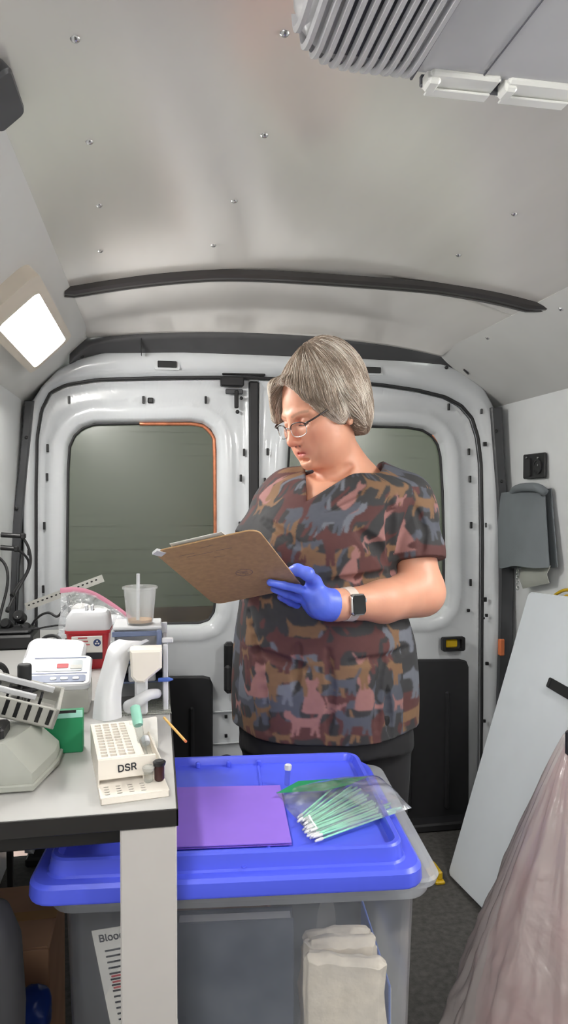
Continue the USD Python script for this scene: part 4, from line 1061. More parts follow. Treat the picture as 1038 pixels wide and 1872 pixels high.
obj('red_print', cat_m([prism(rrect(.022, .0026, .0006, c=(.027, -.034 - .0088 * k - .0042)), .0005, Mt) for k in (4, 5, 6)]), 'print_red', p_)
q = thing('white_pouch_pack', 'bundle of crinkled white packs inside the right half of the clear tote', 'packs', (TM @ V(.19, .10, .02, 1))[:3])
for k in range(5):
    bx = inb((-.045 + .0, -.013, -.20), (.045, .013, .19), .010)
    x = cbox((0, 0, 0), (.128 - .010 * (k % 2), .028, .40 - .03 * k), .010); x = x.subdivide().subdivide().subdivide()
    x.vertices += .022 * (np.stack([meshkit.fbm(x.vertices * 46 + 9 * k, 3, s) for s in (1, 2, 3)], 1) - .5)
    x.apply_transform(rotz(-8 + 4 * k)); x.apply_transform(TM @ trimesh.transformations.translation_matrix((.160 + .002 * k, .060 + .036 * k, .275 + .02 * (k % 2))))
    obj('pack', x, 'white_pack', q, smooth=40)
x = cbox((0, 0, 0), (.05, .02, .24), .008).subdivide().subdivide(); x.apply_transform(TM @ trimesh.transformations.translation_matrix((.110, .034, .16)))
x = inb((.083, .046, .02), (.097, .062, .315), .004)
q = thing('red_folder', 'red folder edge between the binder and the white packs in the tote', 'folder', (TM @ V(.106, .03, .02, 1))[:3])
obj('cover', x, 'red_plastic', q); obj('papers', inb((.084, .062, .02), (.096, .068, .305), .001), 'paper', q)
q = thing('blue_folder', 'pale blue folder at the right end inside the clear tote', 'folder', (TM @ V(.24, .1, .02, 1))[:3])
obj('cover', inb((.2385, .09, .02), (.2425, .34, .40), .0015), 'pen_blue', q); obj('papers', inb((.2428, .095, .02), (.2445, .335, .39), .0004), 'paper', q)
x = inb((-.20, .12, .02), (.05, .28, .50), .006)
q = thing('brown_carton', 'dark brown carton standing behind the binder in the tote', 'carton', (TM @ V(-.1, .2, .02, 1))[:3])
obj('carton', x, 'cardboard', q); obj('tape', inb((-.20, .195, .4995), (.05, .225, .5008), .0004), 'foam_brown', q)

# ------------------------------------------------------------------ under the counter
q = thing('dark_seat_back', 'dark grey rounded chair back under the counter at the lower left', 'chair', (-.31, 1.0, 0))
G = []
for z, w, d in ((.10, .10, .04), (.20, .12, .06), (.35, .135, .075), (.48, .14, .075), (.575, .135, .07), (.620, .12, .055), (.640, .09, .03), (.645, .02, .008)):
    a = np.linspace(0, 2 * math.pi, 40, endpoint=False)
    G.append(np.c_[-.325 + w * np.sign(np.cos(a)) * np.abs(np.cos(a)) ** .6, 1.03 + d * np.sign(np.sin(a)) * np.abs(np.sin(a)) ** .6, np.full(40, z)])
obj('padded_back', loft(G, caps=True), 'dark_fabric', q, smooth=True)
obj('post', rbox((-.345, 1.01, .02), (-.305, 1.05, .11), .004), 'black_plastic', q)
for s in (-1, 1): obj('foot', rbox((-.325 - .09 * (s < 0) - .02, 1.02, 0), (-.325 + .09 * (s > 0) + .02, 1.04, .022), .004), 'black_plastic', q)
q = thing('cardboard_box', 'brown cardboard box under the counter beside the tote', 'box', (-.24, 1.4, 0))
obj('carton', rbox((-.40, 1.30, 0), (-.190, 1.52, .40), .004), 'cardboard', q)
obj('flap', rbox((-.40, 1.295, .33), (-.190, 1.299, .40), .001), 'cardboard', q)
obj('tape', rbox((-.40, 1.39, .3995), (-.190, 1.42, .4005), .0003), 'foam_brown', q)
bb = V(-.222, 1.225, 0)
q = thing('blue_bag', 'crumpled dark blue plastic bag on the floor under the counter', 'bag', V(bb[0], bb[1], 0))
e = ellipsoid((0, 0, 0), (.060, .055, .170), 4)
e.vertices += .045 * (np.stack([meshkit.fbm(e.vertices * V(16, 16, 30), 4, s) for s in (1, 2, 3)], 1) - .5)
e.apply_translation((-.222, 1.225, .172)); e.vertices[:, 2] = np.maximum(e.vertices[:, 2], .003)
obj('bag_body', e, 'blue_bag', q, smooth=True)
e = ellipsoid((0, 0, 0), (.032, .030, .042), 3); e.vertices += .016 * (np.stack([meshkit.fbm(e.vertices * 40, 3, s) for s in (4, 5, 6)], 1) - .5)
e.apply_translation((-.205, 1.225, .340)); obj('gathered_top', e, 'blue_bag', q, smooth=True)
q = thing('white_tag', 'small white tag hanging under the counter edge at the left', 'tag', aty(55, 1538, 1.6))
obj('tag', prism(rrect(.046, .026, .002), .0015, frame(aty(54, 1537, 1.62), (1, 0, 0), (0, 0, 1))), 'paper', q)
obj('string', rod(aty(54, 1527, 1.62), (aty(54, 1527, 1.62) * V(1, 1, 0)) + V(0, 0, TZ - .024), .0012, 6), 'paper', q)
q = thing('black_post', 'slim black post under the counter at the left picture edge', 'post', aty(18, 1560, 1.55) * V(1, 1, 0))
pz = aty(18, 1540, 1.72)
obj('shaft', rbox((pz[0] - .007, pz[1] - .007, .02), (pz[0] + .007, pz[1] + .007, TZ - .026), .002), 'black_plastic', q)
obj('foot', rbox((pz[0] - .02, pz[1] - .02, 0), (pz[0] + .02, pz[1] + .02, .02), .003), 'black_rubber', q)
q = thing('yellow_floor_sign', 'yellow plastic corner on the floor between the tote and the white panel', 'sign', atz(812, 1605, .0))
yb = atz(806, 1612, .02)
obj('yellow_edge', rbox(V(.855, 2.06, .010), V(.872, 2.13, .036), .004), 'yellow', q)
obj('base', rbox(V(.845, 2.05, .0), V(.876, 2.14, .011), .003), 'yellow', q)

# ------------------------------------------------------------------ air conditioner on the ceiling
ax0, ax1, ay1, az = .146, .66, .835, 1.700
q = thing('air_conditioner', 'pale grey ceiling air conditioner with slatted grille and white vent blades', 'air conditioner', (.40, .5, az))
out = Polygon(rrect(ax1 - ax0, .62, .085, 10, ((ax0 + ax1) / 2, ay1 - .31)))
rings = []
for s, z in ((0, 1.776), (0, 1.735), (-.004, 1.722), (-.014, 1.709), (-.030, 1.7015), (-.050, az), (-.085, az)):
    p = resample(np.array(out.buffer(s, quad_segs=12).exterior.coords)[:-1] if s else np.array(out.exterior.coords)[:-1], 120, True)
    rings.append(p)
ref = rings[0]
fixed = []
for (s, z), p in zip(((0, 1.776), (0, 1.735), (-.004, 1.722), (-.014, 1.709), (-.030, 1.7015), (-.050, az), (-.085, az)), rings):
    c = V((ax0 + ax1) / 2, ay1 - .31)
    th_ = np.arctan2(ref[:, 1] - c[1], ref[:, 0] - c[0])
    g = cast(Polygon(p), th_, c)
    fixed.append(np.c_[g, np.full(len(g), z)])
fixed.append(np.c_[np.full(len(ref), 0) + .40, np.full(len(ref), ay1 - .31), np.full(len(ref), az)])
obj('housing', loft(fixed), 'ac_plastic', q, smooth=40)
gx0, gx1 = ax0 + .004, aty(790, 60, .78)[0]
gx1 = atz(790, 60, az)[0]
obj('grille_shadow', rbox((ax0 + .05, .40, az - .0015), (gx1 - .004, ay1 - .045, az + .004), .001), 'ac_dark', q, 'dark gaps behind the grille')
xs = np.linspace(ax0 + .008, gx1, 12)
for k, x in enumerate(xs):
    inset = max(0, .085 - (x - ax0)); yl = ay1 - (.085 - math.sqrt(max(.085 ** 2 - inset ** 2, 0)))
    zz = az - .004
    up_ = .012 * max(0, 1 - (x - ax0) / .03) ** 2
    Pp = [(x, .38, zz + up_), (x, yl - .060, zz + up_), (x, yl - .035, zz + .0025 + up_), (x, yl - .014, zz + .010 + up_), (x, yl - .002, zz + .024 + up_), (x, yl + .001, zz + .040)]
    S = spline(Pp, 24); Tn = np.gradient(S, axis=0)
    wv = .0042
    rg = [[p + V(-wv, 0, 0) , p + V(-wv * .6, 0, 0) + nn * .006, p + V(wv * .6, 0, 0) + nn * .006, p + V(wv, 0, 0)] for p, nn in zip(S, [unit(V(0, t[2], -t[1])) for t in Tn])]
    obj('slat', loft([[a, b, c, d] for a, b, c, d in rg], caps=True), 'ac_plastic', q)
obj('seam', rbox((gx1 + .006, .40, az - .0012), (gx1 + .009, ay1 - .012, az + .001), .0004), 'ac_dark', q)
px_ = atz(912, 100, az)[0]
obj('panel_seam', rbox((px_, .40, az - .001), (px_ + .002, ay1 - .02, az + .001), .0004), 'ac_dark', q)
for (pa, pb) in (((778, 146), (896, 168)), ((912, 166), (1046, 176))):
    a, b = atz(*pa, az + .004), atz(*pb, az + .004)
    yv = ay1 - .006
    x0_, x1_ = atz(*pa, az)[0], atz(*pb, az)[0]
    vn = obj('vent', rbox((x0_, ay1 - .036, az - .005), (x1_, ay1 - .006, az + .004), .003), 'vent_white', q, 'white vent blade pair')
    obj('blade', rbox((x0_ + .004, ay1 - .012, az - .009), (x1_ - .004, ay1 + .004, az - .006), .001), 'vent_white', vn)
    obj('blade', rbox((x0_ + .006, ay1 - .002, az + .006), (x1_ - .002, ay1 + .016, az + .009), .001), 'vent_white', vn)
    obj('pivot', rbox((x0_ - .002, ay1 - .030, az - .011), (x0_ + .014, ay1 - .006, az + .008), .003), 'vent_white', vn)
obj('gap', rbox((atz(778, 140, az)[0], ay1 - .006, az - .001), (ax1 - .08, ay1 + .001, az + .012), .001), 'ac_dark', q)
# ------------------------------------------------------------------ the woman, modelled in the camera-facing frame (right, up, depth)
def pc(px, py, d): return V((px - 519) / FPX * d, (936 - py) / FPX * d, d)
def w3(P): P = np.asarray(P, float); return C0 + P[..., :1] * R0 + P[..., 1:2] * U0 + P[..., 2:3] * F0
def floor_u(d, z=0.0): return (z - EYE - d * F0[2]) / U0[2]
# head axes: she faces left and towards the camera, looking down
ha, hb_ = math.radians(56), math.radians(25)
fz, uz = V(-math.sin(ha), 0, -math.cos(ha)), V(0, 1, 0)
HF = math.cos(hb_) * fz - math.sin(hb_) * uz
HU = math.cos(hb_) * uz + math.sin(hb_) * fz
HL = V(math.cos(ha), 0, -math.sin(ha))
HB = np.stack([HF, HL, HU], 1)                 # columns: forward, her left, up
HC = pc(590, 745, 1.63)
def hp_(f, l, u): return HC + HB @ V(f, l, u)

PX = lambda s: s / FPX
# torso: (py, left px, right px, half depth, depth of the axis)
TOR = [(850, 590, 678, .055, 1.668), (868, 562, 712, .072, 1.665), (890, 514, 756, .095, 1.665), (920, 489, 752, .112, 1.66), (960, 463, 734, .132, 1.65), (1000, 450, 722, .142, 1.645), (1050, 444, 722, .140, 1.65), (1110, 438, 735, .142, 1.655), (1180, 431, 753, .150, 1.66), (1250, 429, 757, .155, 1.66), (1310, 431, 756, .155, 1.66), (1350, 438, 752, .155, 1.66), (1420, 446, 740, .145, 1.665), (1480, 455, 725, .13, 1.67)]
tu = np.array([-(t[0] - 936) / FPX * t[4] for t in TOR])[::-1]
def tcol(fn): return PchipInterpolator(tu, np.array([fn(t) for t in TOR])[::-1], extrapolate=True)
t_cx, t_rx = tcol(lambda t: ((t[1] + t[2]) / 2 - 519) / FPX * t[4]), tcol(lambda t: (t[2] - t[1]) / 2 / FPX * t[4])
t_rd, t_cd = tcol(lambda t: t[3]), tcol(lambda t: t[4])
def torso_sdf(shrink=0.0, top=None, bot=None, folds=0.0):
    def fn(P):
        u = np.clip(P[..., 1], tu[0], tu[-1]); us = u[0, :, 0]
        cx, rx, rd, cd = (g(us)[None, :, None] for g in (t_cx, t_rx, t_rd, t_cd))
        rx, rd = rx - shrink, rd - shrink
        x, y = (P[..., 0] - cx) / rx, (P[..., 2] - cd) / rd
        p = 2.25
        k = (np.abs(x) ** p + np.abs(y) ** p) ** (1 / p)
        d = (k - 1) * np.minimum(rx, rd)
        if folds:
            ang = np.arctan2(x, -y); lo = np.clip((-.02 - u) / .4, 0, 1)
            d = d - folds * lo * np.sin(ang * 6.3 + 4 * u + 1.1) - folds * .6 * np.sin(ang * 3 - 16 * u) * np.clip((.2 - np.abs(u + .1)) / .2, 0, 1)
        if top is not None: d = np.maximum(d, P[..., 1] - top)
        if bot is not None: d = np.maximum(d, bot - P[..., 1])
        return d
    return fn
S_R, E_R = pc(748, 920, 1.675), pc(768, 1082, 1.625)      # her left shoulder and elbow (on the right in the picture)
W_R = pc(612, 1106, 1.475)
M_R = pc(700, 1100, 1.548)
S_L, E_L = pc(516, 914, 1.70), pc(450, 1046, 1.655)
W_L = pc(436, 1012, 1.455)
NB, NT = pc(632, 876, 1.68), pc(608, 795, 1.645)

# ---- body: one continuous surface of head, neck, trunk, arms and legs
xs = np.r_[np.arange(-.165, -.030, .0035), np.arange(-.030, .190, .0019), np.arange(.190, .405, .0035)]; ys = np.r_[np.arange(-1.175, -.27, .010), np.arange(-.27, .02, .0042), np.arange(.02, .075, .0026), np.arange(.075, .265, .0017), np.arange(.265, .375, .004)]; zs_ = np.r_[np.arange(1.40, 1.50, .0032), np.arange(1.50, 1.66, .0019), np.arange(1.66, 1.86, .0034)]
B = Field(xs, ys, zs_)
B.add(torso_sdf(.026, .078, -.50), V(.1, -.25, 1.66), V(.35, .42, .25))
for s, px in ((-1, 525), (1, 668)):
    hpj, kn, an = pc(px, 1370, 1.67), pc(px + s * 4, 1620, 1.665), pc(px + s * 6, 1620, 1.69)
    an = V(an[0], floor_u(1.69, .085), 1.69)
    B.cap(hpj, kn, .085, .062, .04); B.cap(kn, an, .060, .042, .02)
    B.cap(an + V(0, -.045, 0), an + V(-.01, -.055, -.14), .034, .030, .02)
B.cap(pc(545, 905, 1.68), pc(730, 916, 1.675), .036, .036, .04)
B.cap(NB + V(0, -.03, 0), NT, .053, .047, .03)
B.cap(pc(672, 868, 1.69), pc(640, 832, 1.675), .028, .024, .03)
B.cap(pc(592, 915, 1.61), pc(632, 868, 1.655), .040, .045, .03)
B.cap(pc(566, 890, 1.640), pc(600, 908, 1.632), .026, .030, .02)
# arms
B.chain([S_R, E_R], [.044, .049], .03); B.chain([E_R, M_R, W_R, W_R + (W_R - M_R) * .12], [.056, .0435, .0295, .024], .02)
B.chain([S_L, E_L], [.042, .045], .03); B.chain([E_L, W_L, W_L + (W_L - E_L) * .12], [.045, .031, .028], .02)
def he(c, r, k=.012, cut=False): B.ell(hp_(*c), r, k, cut, HB)
def hc(a, b, ra, rb, k=.01, cut=False): B.cap(hp_(*a), hp_(*b), ra, rb, k, cut)
he((-.008, 0, .028), (.097, .076, .088), 0)                 # skull
he((.030, 0, -.030), (.068, .0665, .085), .03)               # face
he((.056, 0, -.080), (.041, .043, .036), .03)                # jaw, chin
he((.088, 0, -.099), (.0175, .022, .0175), .016)               # chin tip
he((.045, .030, -.066), (.040, .034, .038), .03); he((.045, -.030, -.066), (.040, .034, .038), .03)   # cheeks, jowls
he((.064, .036, -.030), (.030, .026, .024), .022); he((.064, -.036, -.030), (.030, .026, .024), .022)
he((.034, .0, -.104), (.042, .044, .020), .02)             # double chin
for s in (-1, 1):
    he((.092, s * .0315, -.003), (.013, .0165, .0105), .009, True)      # eye socket
    hc((.090, s * .012, .016), (.076, s * .052, .012), .0060, .005, .014)   # brow ridge
    he((.0775, s * .0315, -.0045), (.0135, .0155, .0112), .0035)               # closed-down lids over the eyeball
    hc((.086, s * .019, -.0185), (.079, s * .045, -.0165), .0035, .003, .008)
    he((.1015, s * .0125, -.046), (.010, .0075, .0070), .006)              # nostril wings
    he((-.008, s * .0755, -.012), (.018, .0085, .030), .006); he((-.004, s * .080, -.012), (.009, .004, .019), .003, True)
    he((-.001, s * .0745, -.041), (.009, .006, .010), .006)
    he((.1030, s * .0075, -.0535), (.0045, .0032, .0035), .002, True)
hc((.0905, 0, .012), (.1120, 0, -.036), .0072, .0100, .010)      # nose bridge
he((.1135, 0, -.0410), (.0105, .0110, .0098), .008)               # nose tip
he((.0890, 0, -.0610), (.0125, .020, .012), .010)                 # muzzle
hc((.1005, .005, -.0660), (.086, .0245, -.0715), .0050, .0028, .004); hc((.1005, -.005, -.0660), (.086, -.0245, -.0715), .0050, .0028, .004)
hc((.0975, .005, -.0785), (.086, .021, -.0755), .0064, .0032, .004); hc((.0975, -.005, -.0785), (.086, -.021, -.0755), .0064, .0032, .004)
hc((.106, .0, -.0722), (.087, .029, -.0750), .0016, .0016, .003, True); hc((.106, .0, -.0722), (.087, -.029, -.0750), .0016, .0016, .003, True)
he((.0985, 0, -.0895), (.007, .018, .0040), .007, True)
for pts, r_ in (([(566, 864), (590, 872), (618, 868), (640, 852)], .007),):
    Q = []
    for px, py in resample(np.array(pts, float), 10):
        ds = np.arange(1.46, 1.78, .002); L = np.array([pc(px, py, d) for d in ds]); h = np.argmax(B.sample(L) < 0); Q.append(L[h])
    rr = r_ * np.sin(np.linspace(.3, math.pi - .3, 10))
    for i in range(9): B.cap(Q[i], Q[i + 1], rr[i], rr[i + 1], .016, True)
v, f = B.surface(); v = smooth_mesh(v, f, 2)
bm = trimesh.Trimesh(v, f, process=False)
parts_ = bm.split(only_watertight=False) if False else None
# skin colouring: lips, lids, flushed cheeks and nose
hl = (v - HC) @ HB
base = np.array(lin((208, 150, 124)))
col = np.tile(base, (len(v), 1))
def blend(mask, rgb):
    global col
    m = np.clip(mask, 0, 1)[:, None]; col = col * (1 - m) + np.array(lin(rgb)) * m
inhead = np.linalg.norm(v - HC, axis=1) < .16
g3 = lambda c, r: np.exp(-(((hl - np.array(c)) / np.array(r)) ** 2).sum(1)) * inhead
blend(.55 * (g3((.07, .045, -.035), (.03, .022, .022)) + g3((.07, -.045, -.035), (.03, .022, .022))), (200, 118, 98))
blend(.6 * g3((.115, 0, -.043), (.02, .016, .014)), (196, 108, 92))
blend(1.25 * g3((.098, 0, -.0725), (.016, .0215, .0085)), (176, 88, 84))
for s in (-1, 1): blend(1.2 * g3((.104, s * .0075, -.0535), (.007, .0035, .0035)), (96, 44, 40))
blend(.5 * (g3((.085, .032, -.003), (.02, .02, .010)) + g3((.085, -.032, -.003), (.02, .02, .010))), (188, 124, 104))
brow = np.zeros(len(v))
for s in (-1, 1):
    for t in np.linspace(0, 1, 7): brow = np.maximum(brow, g3((.093 - .012 * t, s * (.014 + .036 * t), .0130 + .004 * math.sin(2.4 * t)), (.016, .006, .0036)))
blend(.85 * np.clip((brow - .3) * 3, 0, 1) * inhead, (164, 122, 100))
mott = meshkit.fbm(v * 45, 3, 2) - .5
col = np.clip(col * (1 + .10 * mott[:, None]), 0, 1)
foot_c = w3(V(.11, floor_u(1.66), 1.66)) * V(1, 1, 0)
woman = thing('person', 'woman with short grey hair and glasses in animal-print scrub top, reading a clipboard', 'person', foot_c)
flip = trimesh.Trimesh(w3(v), f, process=False).volume < 0
if flip: f = f[:, ::-1]
obj('body', (w3(v), f), 'skin', woman, tint=col)

# ---- scrub top with printed animals
DOG = [(0, .62), (.06, .70), (.14, .74), (.18, .84), (.22, .74), (.30, .66), (.60, .62), (.82, .64), (.90, .72), (1, .86), (.97, .68), (.92, .55), (.93, .35), (.97, .2), (.95, 0), (.88, 0), (.87, .2), (.80, .33), (.74, .36), (.55, .32), (.40, .33), (.38, .15), (.38, 0), (.31, 0), (.30, .2), (.28, .02), (.21, .02), (.22, .3), (.19, .45), (.14, .55), (.05, .55)]
CAT = [(.35, 1), (.40, .9), (.5, .9), (.57, 1), (.60, .85), (.58, .75), (.52, .68), (.62, .55), (.72, .35), (.74, .15), (.85, .08), (1, .2), (1.05, .3), (1.08, .22), (1, .06), (.85, -.02), (.7, 0), (.3, 0), (.22, .05), (.25, .3), (.30, .5), (.36, .66), (.30, .75), (.30, .86)]
WALK = [(0, .7), (.05, .82), (.10, .78), (.16, .80), (.2, .7), (.3, .6), (.6, .58), (.8, .62), (.9, .8), (1, 1), (1.04, .97), (.95, .72), (.88, .55), (.85, .3), (.88, 0), (.80, 0), (.76, .25), (.70, .05), (.64, .05), (.66, .3), (.4, .32), (.36, .05), (.30, .05), (.30, .28), (.22, 0), (.15, 0), (.2, .35), (.17, .5), (.08, .55), (.02, .6)]
PINK, TAN, MAR, SLA, CHA, SLA2 = lin((140, 99, 96)), lin((114, 86, 62)), lin((80, 47, 46)), lin((74, 77, 87)), lin((48, 48, 50)), lin((98, 101, 110))
RES = .0012
TS, TV = (-.62, .62), (-.62, .16)
tex = np.zeros((int((TV[1] - TV[0]) / RES), int((TS[1] - TS[0]) / RES), 3)); tex[:] = CHA
def stamp(poly, s, vv, size, rgb, flipx=False, rot=0.0):
    p = np.array(poly) - (.5, .5)
    if flipx: p[:, 0] *= -1
    a = math.radians(rot); p = p @ np.array([[math.cos(a), math.sin(a)], [-math.sin(a), math.cos(a)]]) * size
    p = p + (s, vv)
    i0, i1 = int((p[:, 1].min() - TV[0]) / RES), int((p[:, 1].max() - TV[0]) / RES) + 2
    j0, j1 = int((p[:, 0].min() - TS[0]) / RES), int((p[:, 0].max() - TS[0]) / RES) + 2
    i0, j0, i1, j1 = max(i0, 0), max(j0, 0), min(i1, tex.shape[0]), min(j1, tex.shape[1])
    if i1 <= i0 or j1 <= j0: return
    X, Y = np.meshgrid(TS[0] + (np.arange(j0, j1) + .5) * RES, TV[0] + (np.arange(i0, i1) + .5) * RES)
    ins = np.zeros(X.shape, bool); q = np.roll(p, -1, 0)
    for (x0, y0), (x1, y1) in zip(p, q):
        if y0 == y1: continue
        ins ^= ((y0 > Y) != (y1 > Y)) & (X < (x1 - x0) * (Y - y0) / (y1 - y0) + x0)
    tex[i0:i1, j0:j1][ins] = rgb
rp_ = np.random.default_rng(12)
for layer, (size, cols, shapes, step) in enumerate(((.120, (SLA, MAR, CHA, MAR), (DOG, WALK, DOG), .105), (.085, (SLA, CHA, SLA2, MAR), (WALK, DOG, CAT), .10), (.074, (PINK, TAN, SLA, TAN), (CAT, DOG, CAT, WALK), .100), (.036, (TAN, PINK, TAN), (DOG, WALK), .110))):
    for i, sv in enumerate(np.arange(TV[0], TV[1] + .05, step)):
        for j, ss in enumerate(np.arange(TS[0], TS[1], step * 1.05)):
            if layer == 2 and (i + j) % 3 == 0: continue
            k = int(rp_.integers(0, 100))
            stamp(shapes[k % len(shapes)], ss + (.5 * step if i % 2 else 0) + rp_.uniform(-.018, .018), sv + rp_.uniform(-.018, .018) + .03 * layer, size * rp_.uniform(.85, 1.15), np.array(cols[(k // 7) % len(cols)]) * rp_.uniform(.85, 1.1), bool(k % 2), rp_.uniform(-10, 10))
def tpx(px, py):                                   # where a point of the front lies in the print's own measure
    P = pc(px, py, 1.55); u = P[1] * 1.55 / 1.55
    x = np.clip((P[0] - t_cx(u)) / t_rx(u), -.97, .97)
    return math.asin(x) * .17, u
for poly, px, py, size, rgb, fl_, ro in [(CAT, 573, 1262, .078, PINK, 0, 0), (CAT, 662, 1256, .078, PINK, 0, 0), (DOG, 522, 1228, .088, TAN, 0, 0), (DOG, 642, 1218, .080, TAN, 1, 0), (DOG, 584, 1206, .036, TAN, 1, 0), (WALK, 622, 1238, .06, SLA, 0, 0), (CAT, 480, 1240, .075, PINK, 1, 0), (DOG, 545, 1175, .12, MAR, 0, 0), (DOG, 655, 1170, .11, MAR, 1, 0), (DOG, 550, 1325, .115, MAR, 0, 0), (DOG, 660, 1318, .105, MAR, 1, 0), (WALK, 556, 1308, .07, PINK, 0, 0), (WALK, 645, 1305, .07, SLA, 0, 0), (DOG, 520, 1338, .034, TAN, 0, 0), (DOG, 608, 1338, .034, TAN, 1, 0), (DOG, 728, 1222, .07, TAN, 0, 0), (DOG, 582, 1018, .085, TAN, 0, -8), (CAT, 640, 1030, .07, PINK, 0, -20), (DOG, 620, 985, .11, MAR, 0, 8), (CAT, 505, 890, .06, PINK, 0, -25), (CAT, 648, 905, .065, PINK, 0, -30), (DOG, 520, 965, .075, TAN, 0, 6), (CAT, 700, 960, .07, PINK, 1, 10), (WALK, 610, 940, .09, SLA, 1, 0), (DOG, 690, 885, .06, TAN, 1, -12), (WALK, 560, 930, .10, SLA, 0, 10), (DOG, 545, 915, .10, MAR, 0, 0)]:
    s_, v_ = tpx(px, py); stamp(poly, s_, v_, size, rgb, bool(fl_), ro)

from scipy.ndimage import gaussian_filter
texs = None
hem = -(1352 - 936) / FPX * 1.55
S = Field(np.arange(-.175, .415, .0025), np.arange(-.56, .16, .0025), np.arange(1.44, 1.86, .0030))
def hem_torso(P):
    d = torso_sdf(-.003, .088, None, .0045)(P)
    low = hem + .010 * np.abs((P[..., 0] - .09) / .2) ** 2
    return np.maximum(d, low - P[..., 1])
S.add(hem_torso, V(.1, -.2, 1.65), V(.4, .42, .25))
S.cap(pc(538, 902, 1.68), pc(736, 912, 1.675), .055, .055, .035)
S.cap(pc(684, 872, 1.685), pc(736, 908, 1.675), .043, .055, .03); S.cap(pc(590, 880, 1.685), pc(540, 900, 1.68), .045, .052, .03)
# sleeves, open-ended at the hem
def sleeve(a, b, r0, r1, k, stretch):
    ax_ = unit(b - a); end = np.dot(b - a, ax_) * stretch
    def fn(P):
        t = (P - a) @ ax_; tt = np.clip(t / np.linalg.norm(b - a), 0, 1.1)
        rad = np.linalg.norm(P - a - np.clip(t, 0, None)[..., None] * ax_, axis=-1)
        return np.maximum(rad - (r0 + (r1 - r0) * tt) - .0025 * np.sin(t * 70), t - end)
    S.add(fn, (a + b) / 2, np.abs(b - a) / 2 + .13, k)
sleeve(S_R, E_R, .0620, .0710, .014, .66)
sleeve(S_L, E_L, .0620, .0660, .03, .62)
# crease between sleeve and trunk, V neck, side slit
def crease(pts, r, k=.016, inset=.0):
    """A fold pressed into the cloth along points of its front face."""
    Q = []
    for px, py in resample(np.array(pts, float), 10):
        ds = np.arange(1.45, 1.80, .002); L = np.array([pc(px, py, d) for d in ds]); sd = S.sample(L)
        h = np.argmax(sd < 0)
        if sd[h] < 0: Q.append(L[h] + V(0, 0, inset))
    rr = r * np.sin(np.linspace(.25, math.pi - .25, max(len(Q), 2)))
    for i in range(len(Q) - 1): S.cap(Q[i], Q[i + 1], rr[i], rr[i + 1], k, True)
crease([(712, 915), (715, 960), (717, 1010), (722, 1048)], .013, .014)
crease([(718, 1040), (690, 1000), (656, 972)], .009, .018)
crease([(718, 1048), (660, 1062), (600, 1066)], .007, .016)
for pts in ([(465, 1190), (510, 1205), (565, 1226)], [(745, 1185), (700, 1205), (640, 1212)], [(455, 1120), (480, 1230), (490, 1335)], [(700, 1205), (692, 1260), (690, 1335)], [(480, 950), (510, 970), (548, 1000)], [(592, 935), (625, 915), (665, 895)], [(600, 1190), (606, 1260), (600, 1340)], [(545, 1180), (540, 1260)], [(760, 930), (775, 970), (770, 1010)]):
    crease(pts, .0030, .014)
VP = pc(571, 910, 1.54)
nl_, nr_ = unit(V(-1, .06, 0)), unit(V(.52, -.85, 0))
def neck_cut(P):
    q = P - VP
    w = np.maximum(q @ (-V(1, 0, 0)) - .012 - .0 * q[..., 1], q @ nr_)     # between the left edge and the right slope
    return np.maximum(w, P[..., 2] - 1.715)
S.cut(neck_cut, pc(620, 860, 1.58), V(.14, .10, .16), .006)
S.cap(NB + V(.004, -.002, 0), NB + V(.004, .14, -.03), .078, .095, .006, True)
crease([(708, 1255), (711, 1310), (716, 1375)], .012, .004)
sv, sf = S.surface(); sv = smooth_mesh(sv, sf, 2)
inz = np.linalg.norm(np.cross(sv - S_R, unit(E_R - S_R)), axis=1)
onsl = (inz < .0775) & (sv[:, 0] > t_cx(np.clip(sv[:, 1], tu[0], tu[-1])) + .80 * t_rx(np.clip(sv[:, 1], tu[0], tu[-1]))) & ((sv - S_R) @ unit(E_R - S_R) > -.02)
u_ = np.clip(sv[:, 1], tu[0], tu[-1])
ang = np.arctan2((sv[:, 0] - t_cx(u_)) / t_rx(u_), -(sv[:, 2] - t_cd(u_)) / t_rd(u_))
ss, vv = ang * .17, sv[:, 1].copy()
q = sv - S_R; ax_ = unit(E_R - S_R)
a2 = np.arctan2(q[:, 0], -q[:, 2])
ss = np.where(onsl, .40 + a2 * .066, ss); 
stamp(DOG, .40 + .030, -.005 + (936 - 915) / FPX * 1.62 - .0, .070, TAN, True, -8); stamp(CAT, .40 - .030, (936 - 975) / FPX * 1.62, .085, PINK, True, 14)
stamp(CAT, .40 + .085, (936 - 930) / FPX * 1.62, .08, PINK, True, 20); stamp(DOG, .40 + .03, (936 - 1005) / FPX * 1.62, .09, MAR, False, 0); stamp(WALK, .40 + .05, (936 - 960) / FPX * 1.62, .07, SLA, False, 0)
ii = np.clip(((vv - TV[0]) / RES).astype(int), 0, tex.shape[0] - 1); jj = np.clip(((ss - TS[0]) / RES).astype(int), 0, tex.shape[1] - 1)
texs = np.stack([gaussian_filter(tex[..., k], 0.9) for k in range(3)], -1)
sc_col = texs[ii, jj] * (1 + .14 * (meshkit.fbm(sv * 120, 2, 7)[:, None] - .5))
if trimesh.Trimesh(w3(sv), sf, process=False).volume < 0: sf = sf[:, ::-1]
obj('scrub_top', (w3(sv), sf), 'scrub_print', woman, 'dark scrub top printed with dogs and cats', tint=np.clip(sc_col, 0, 1))
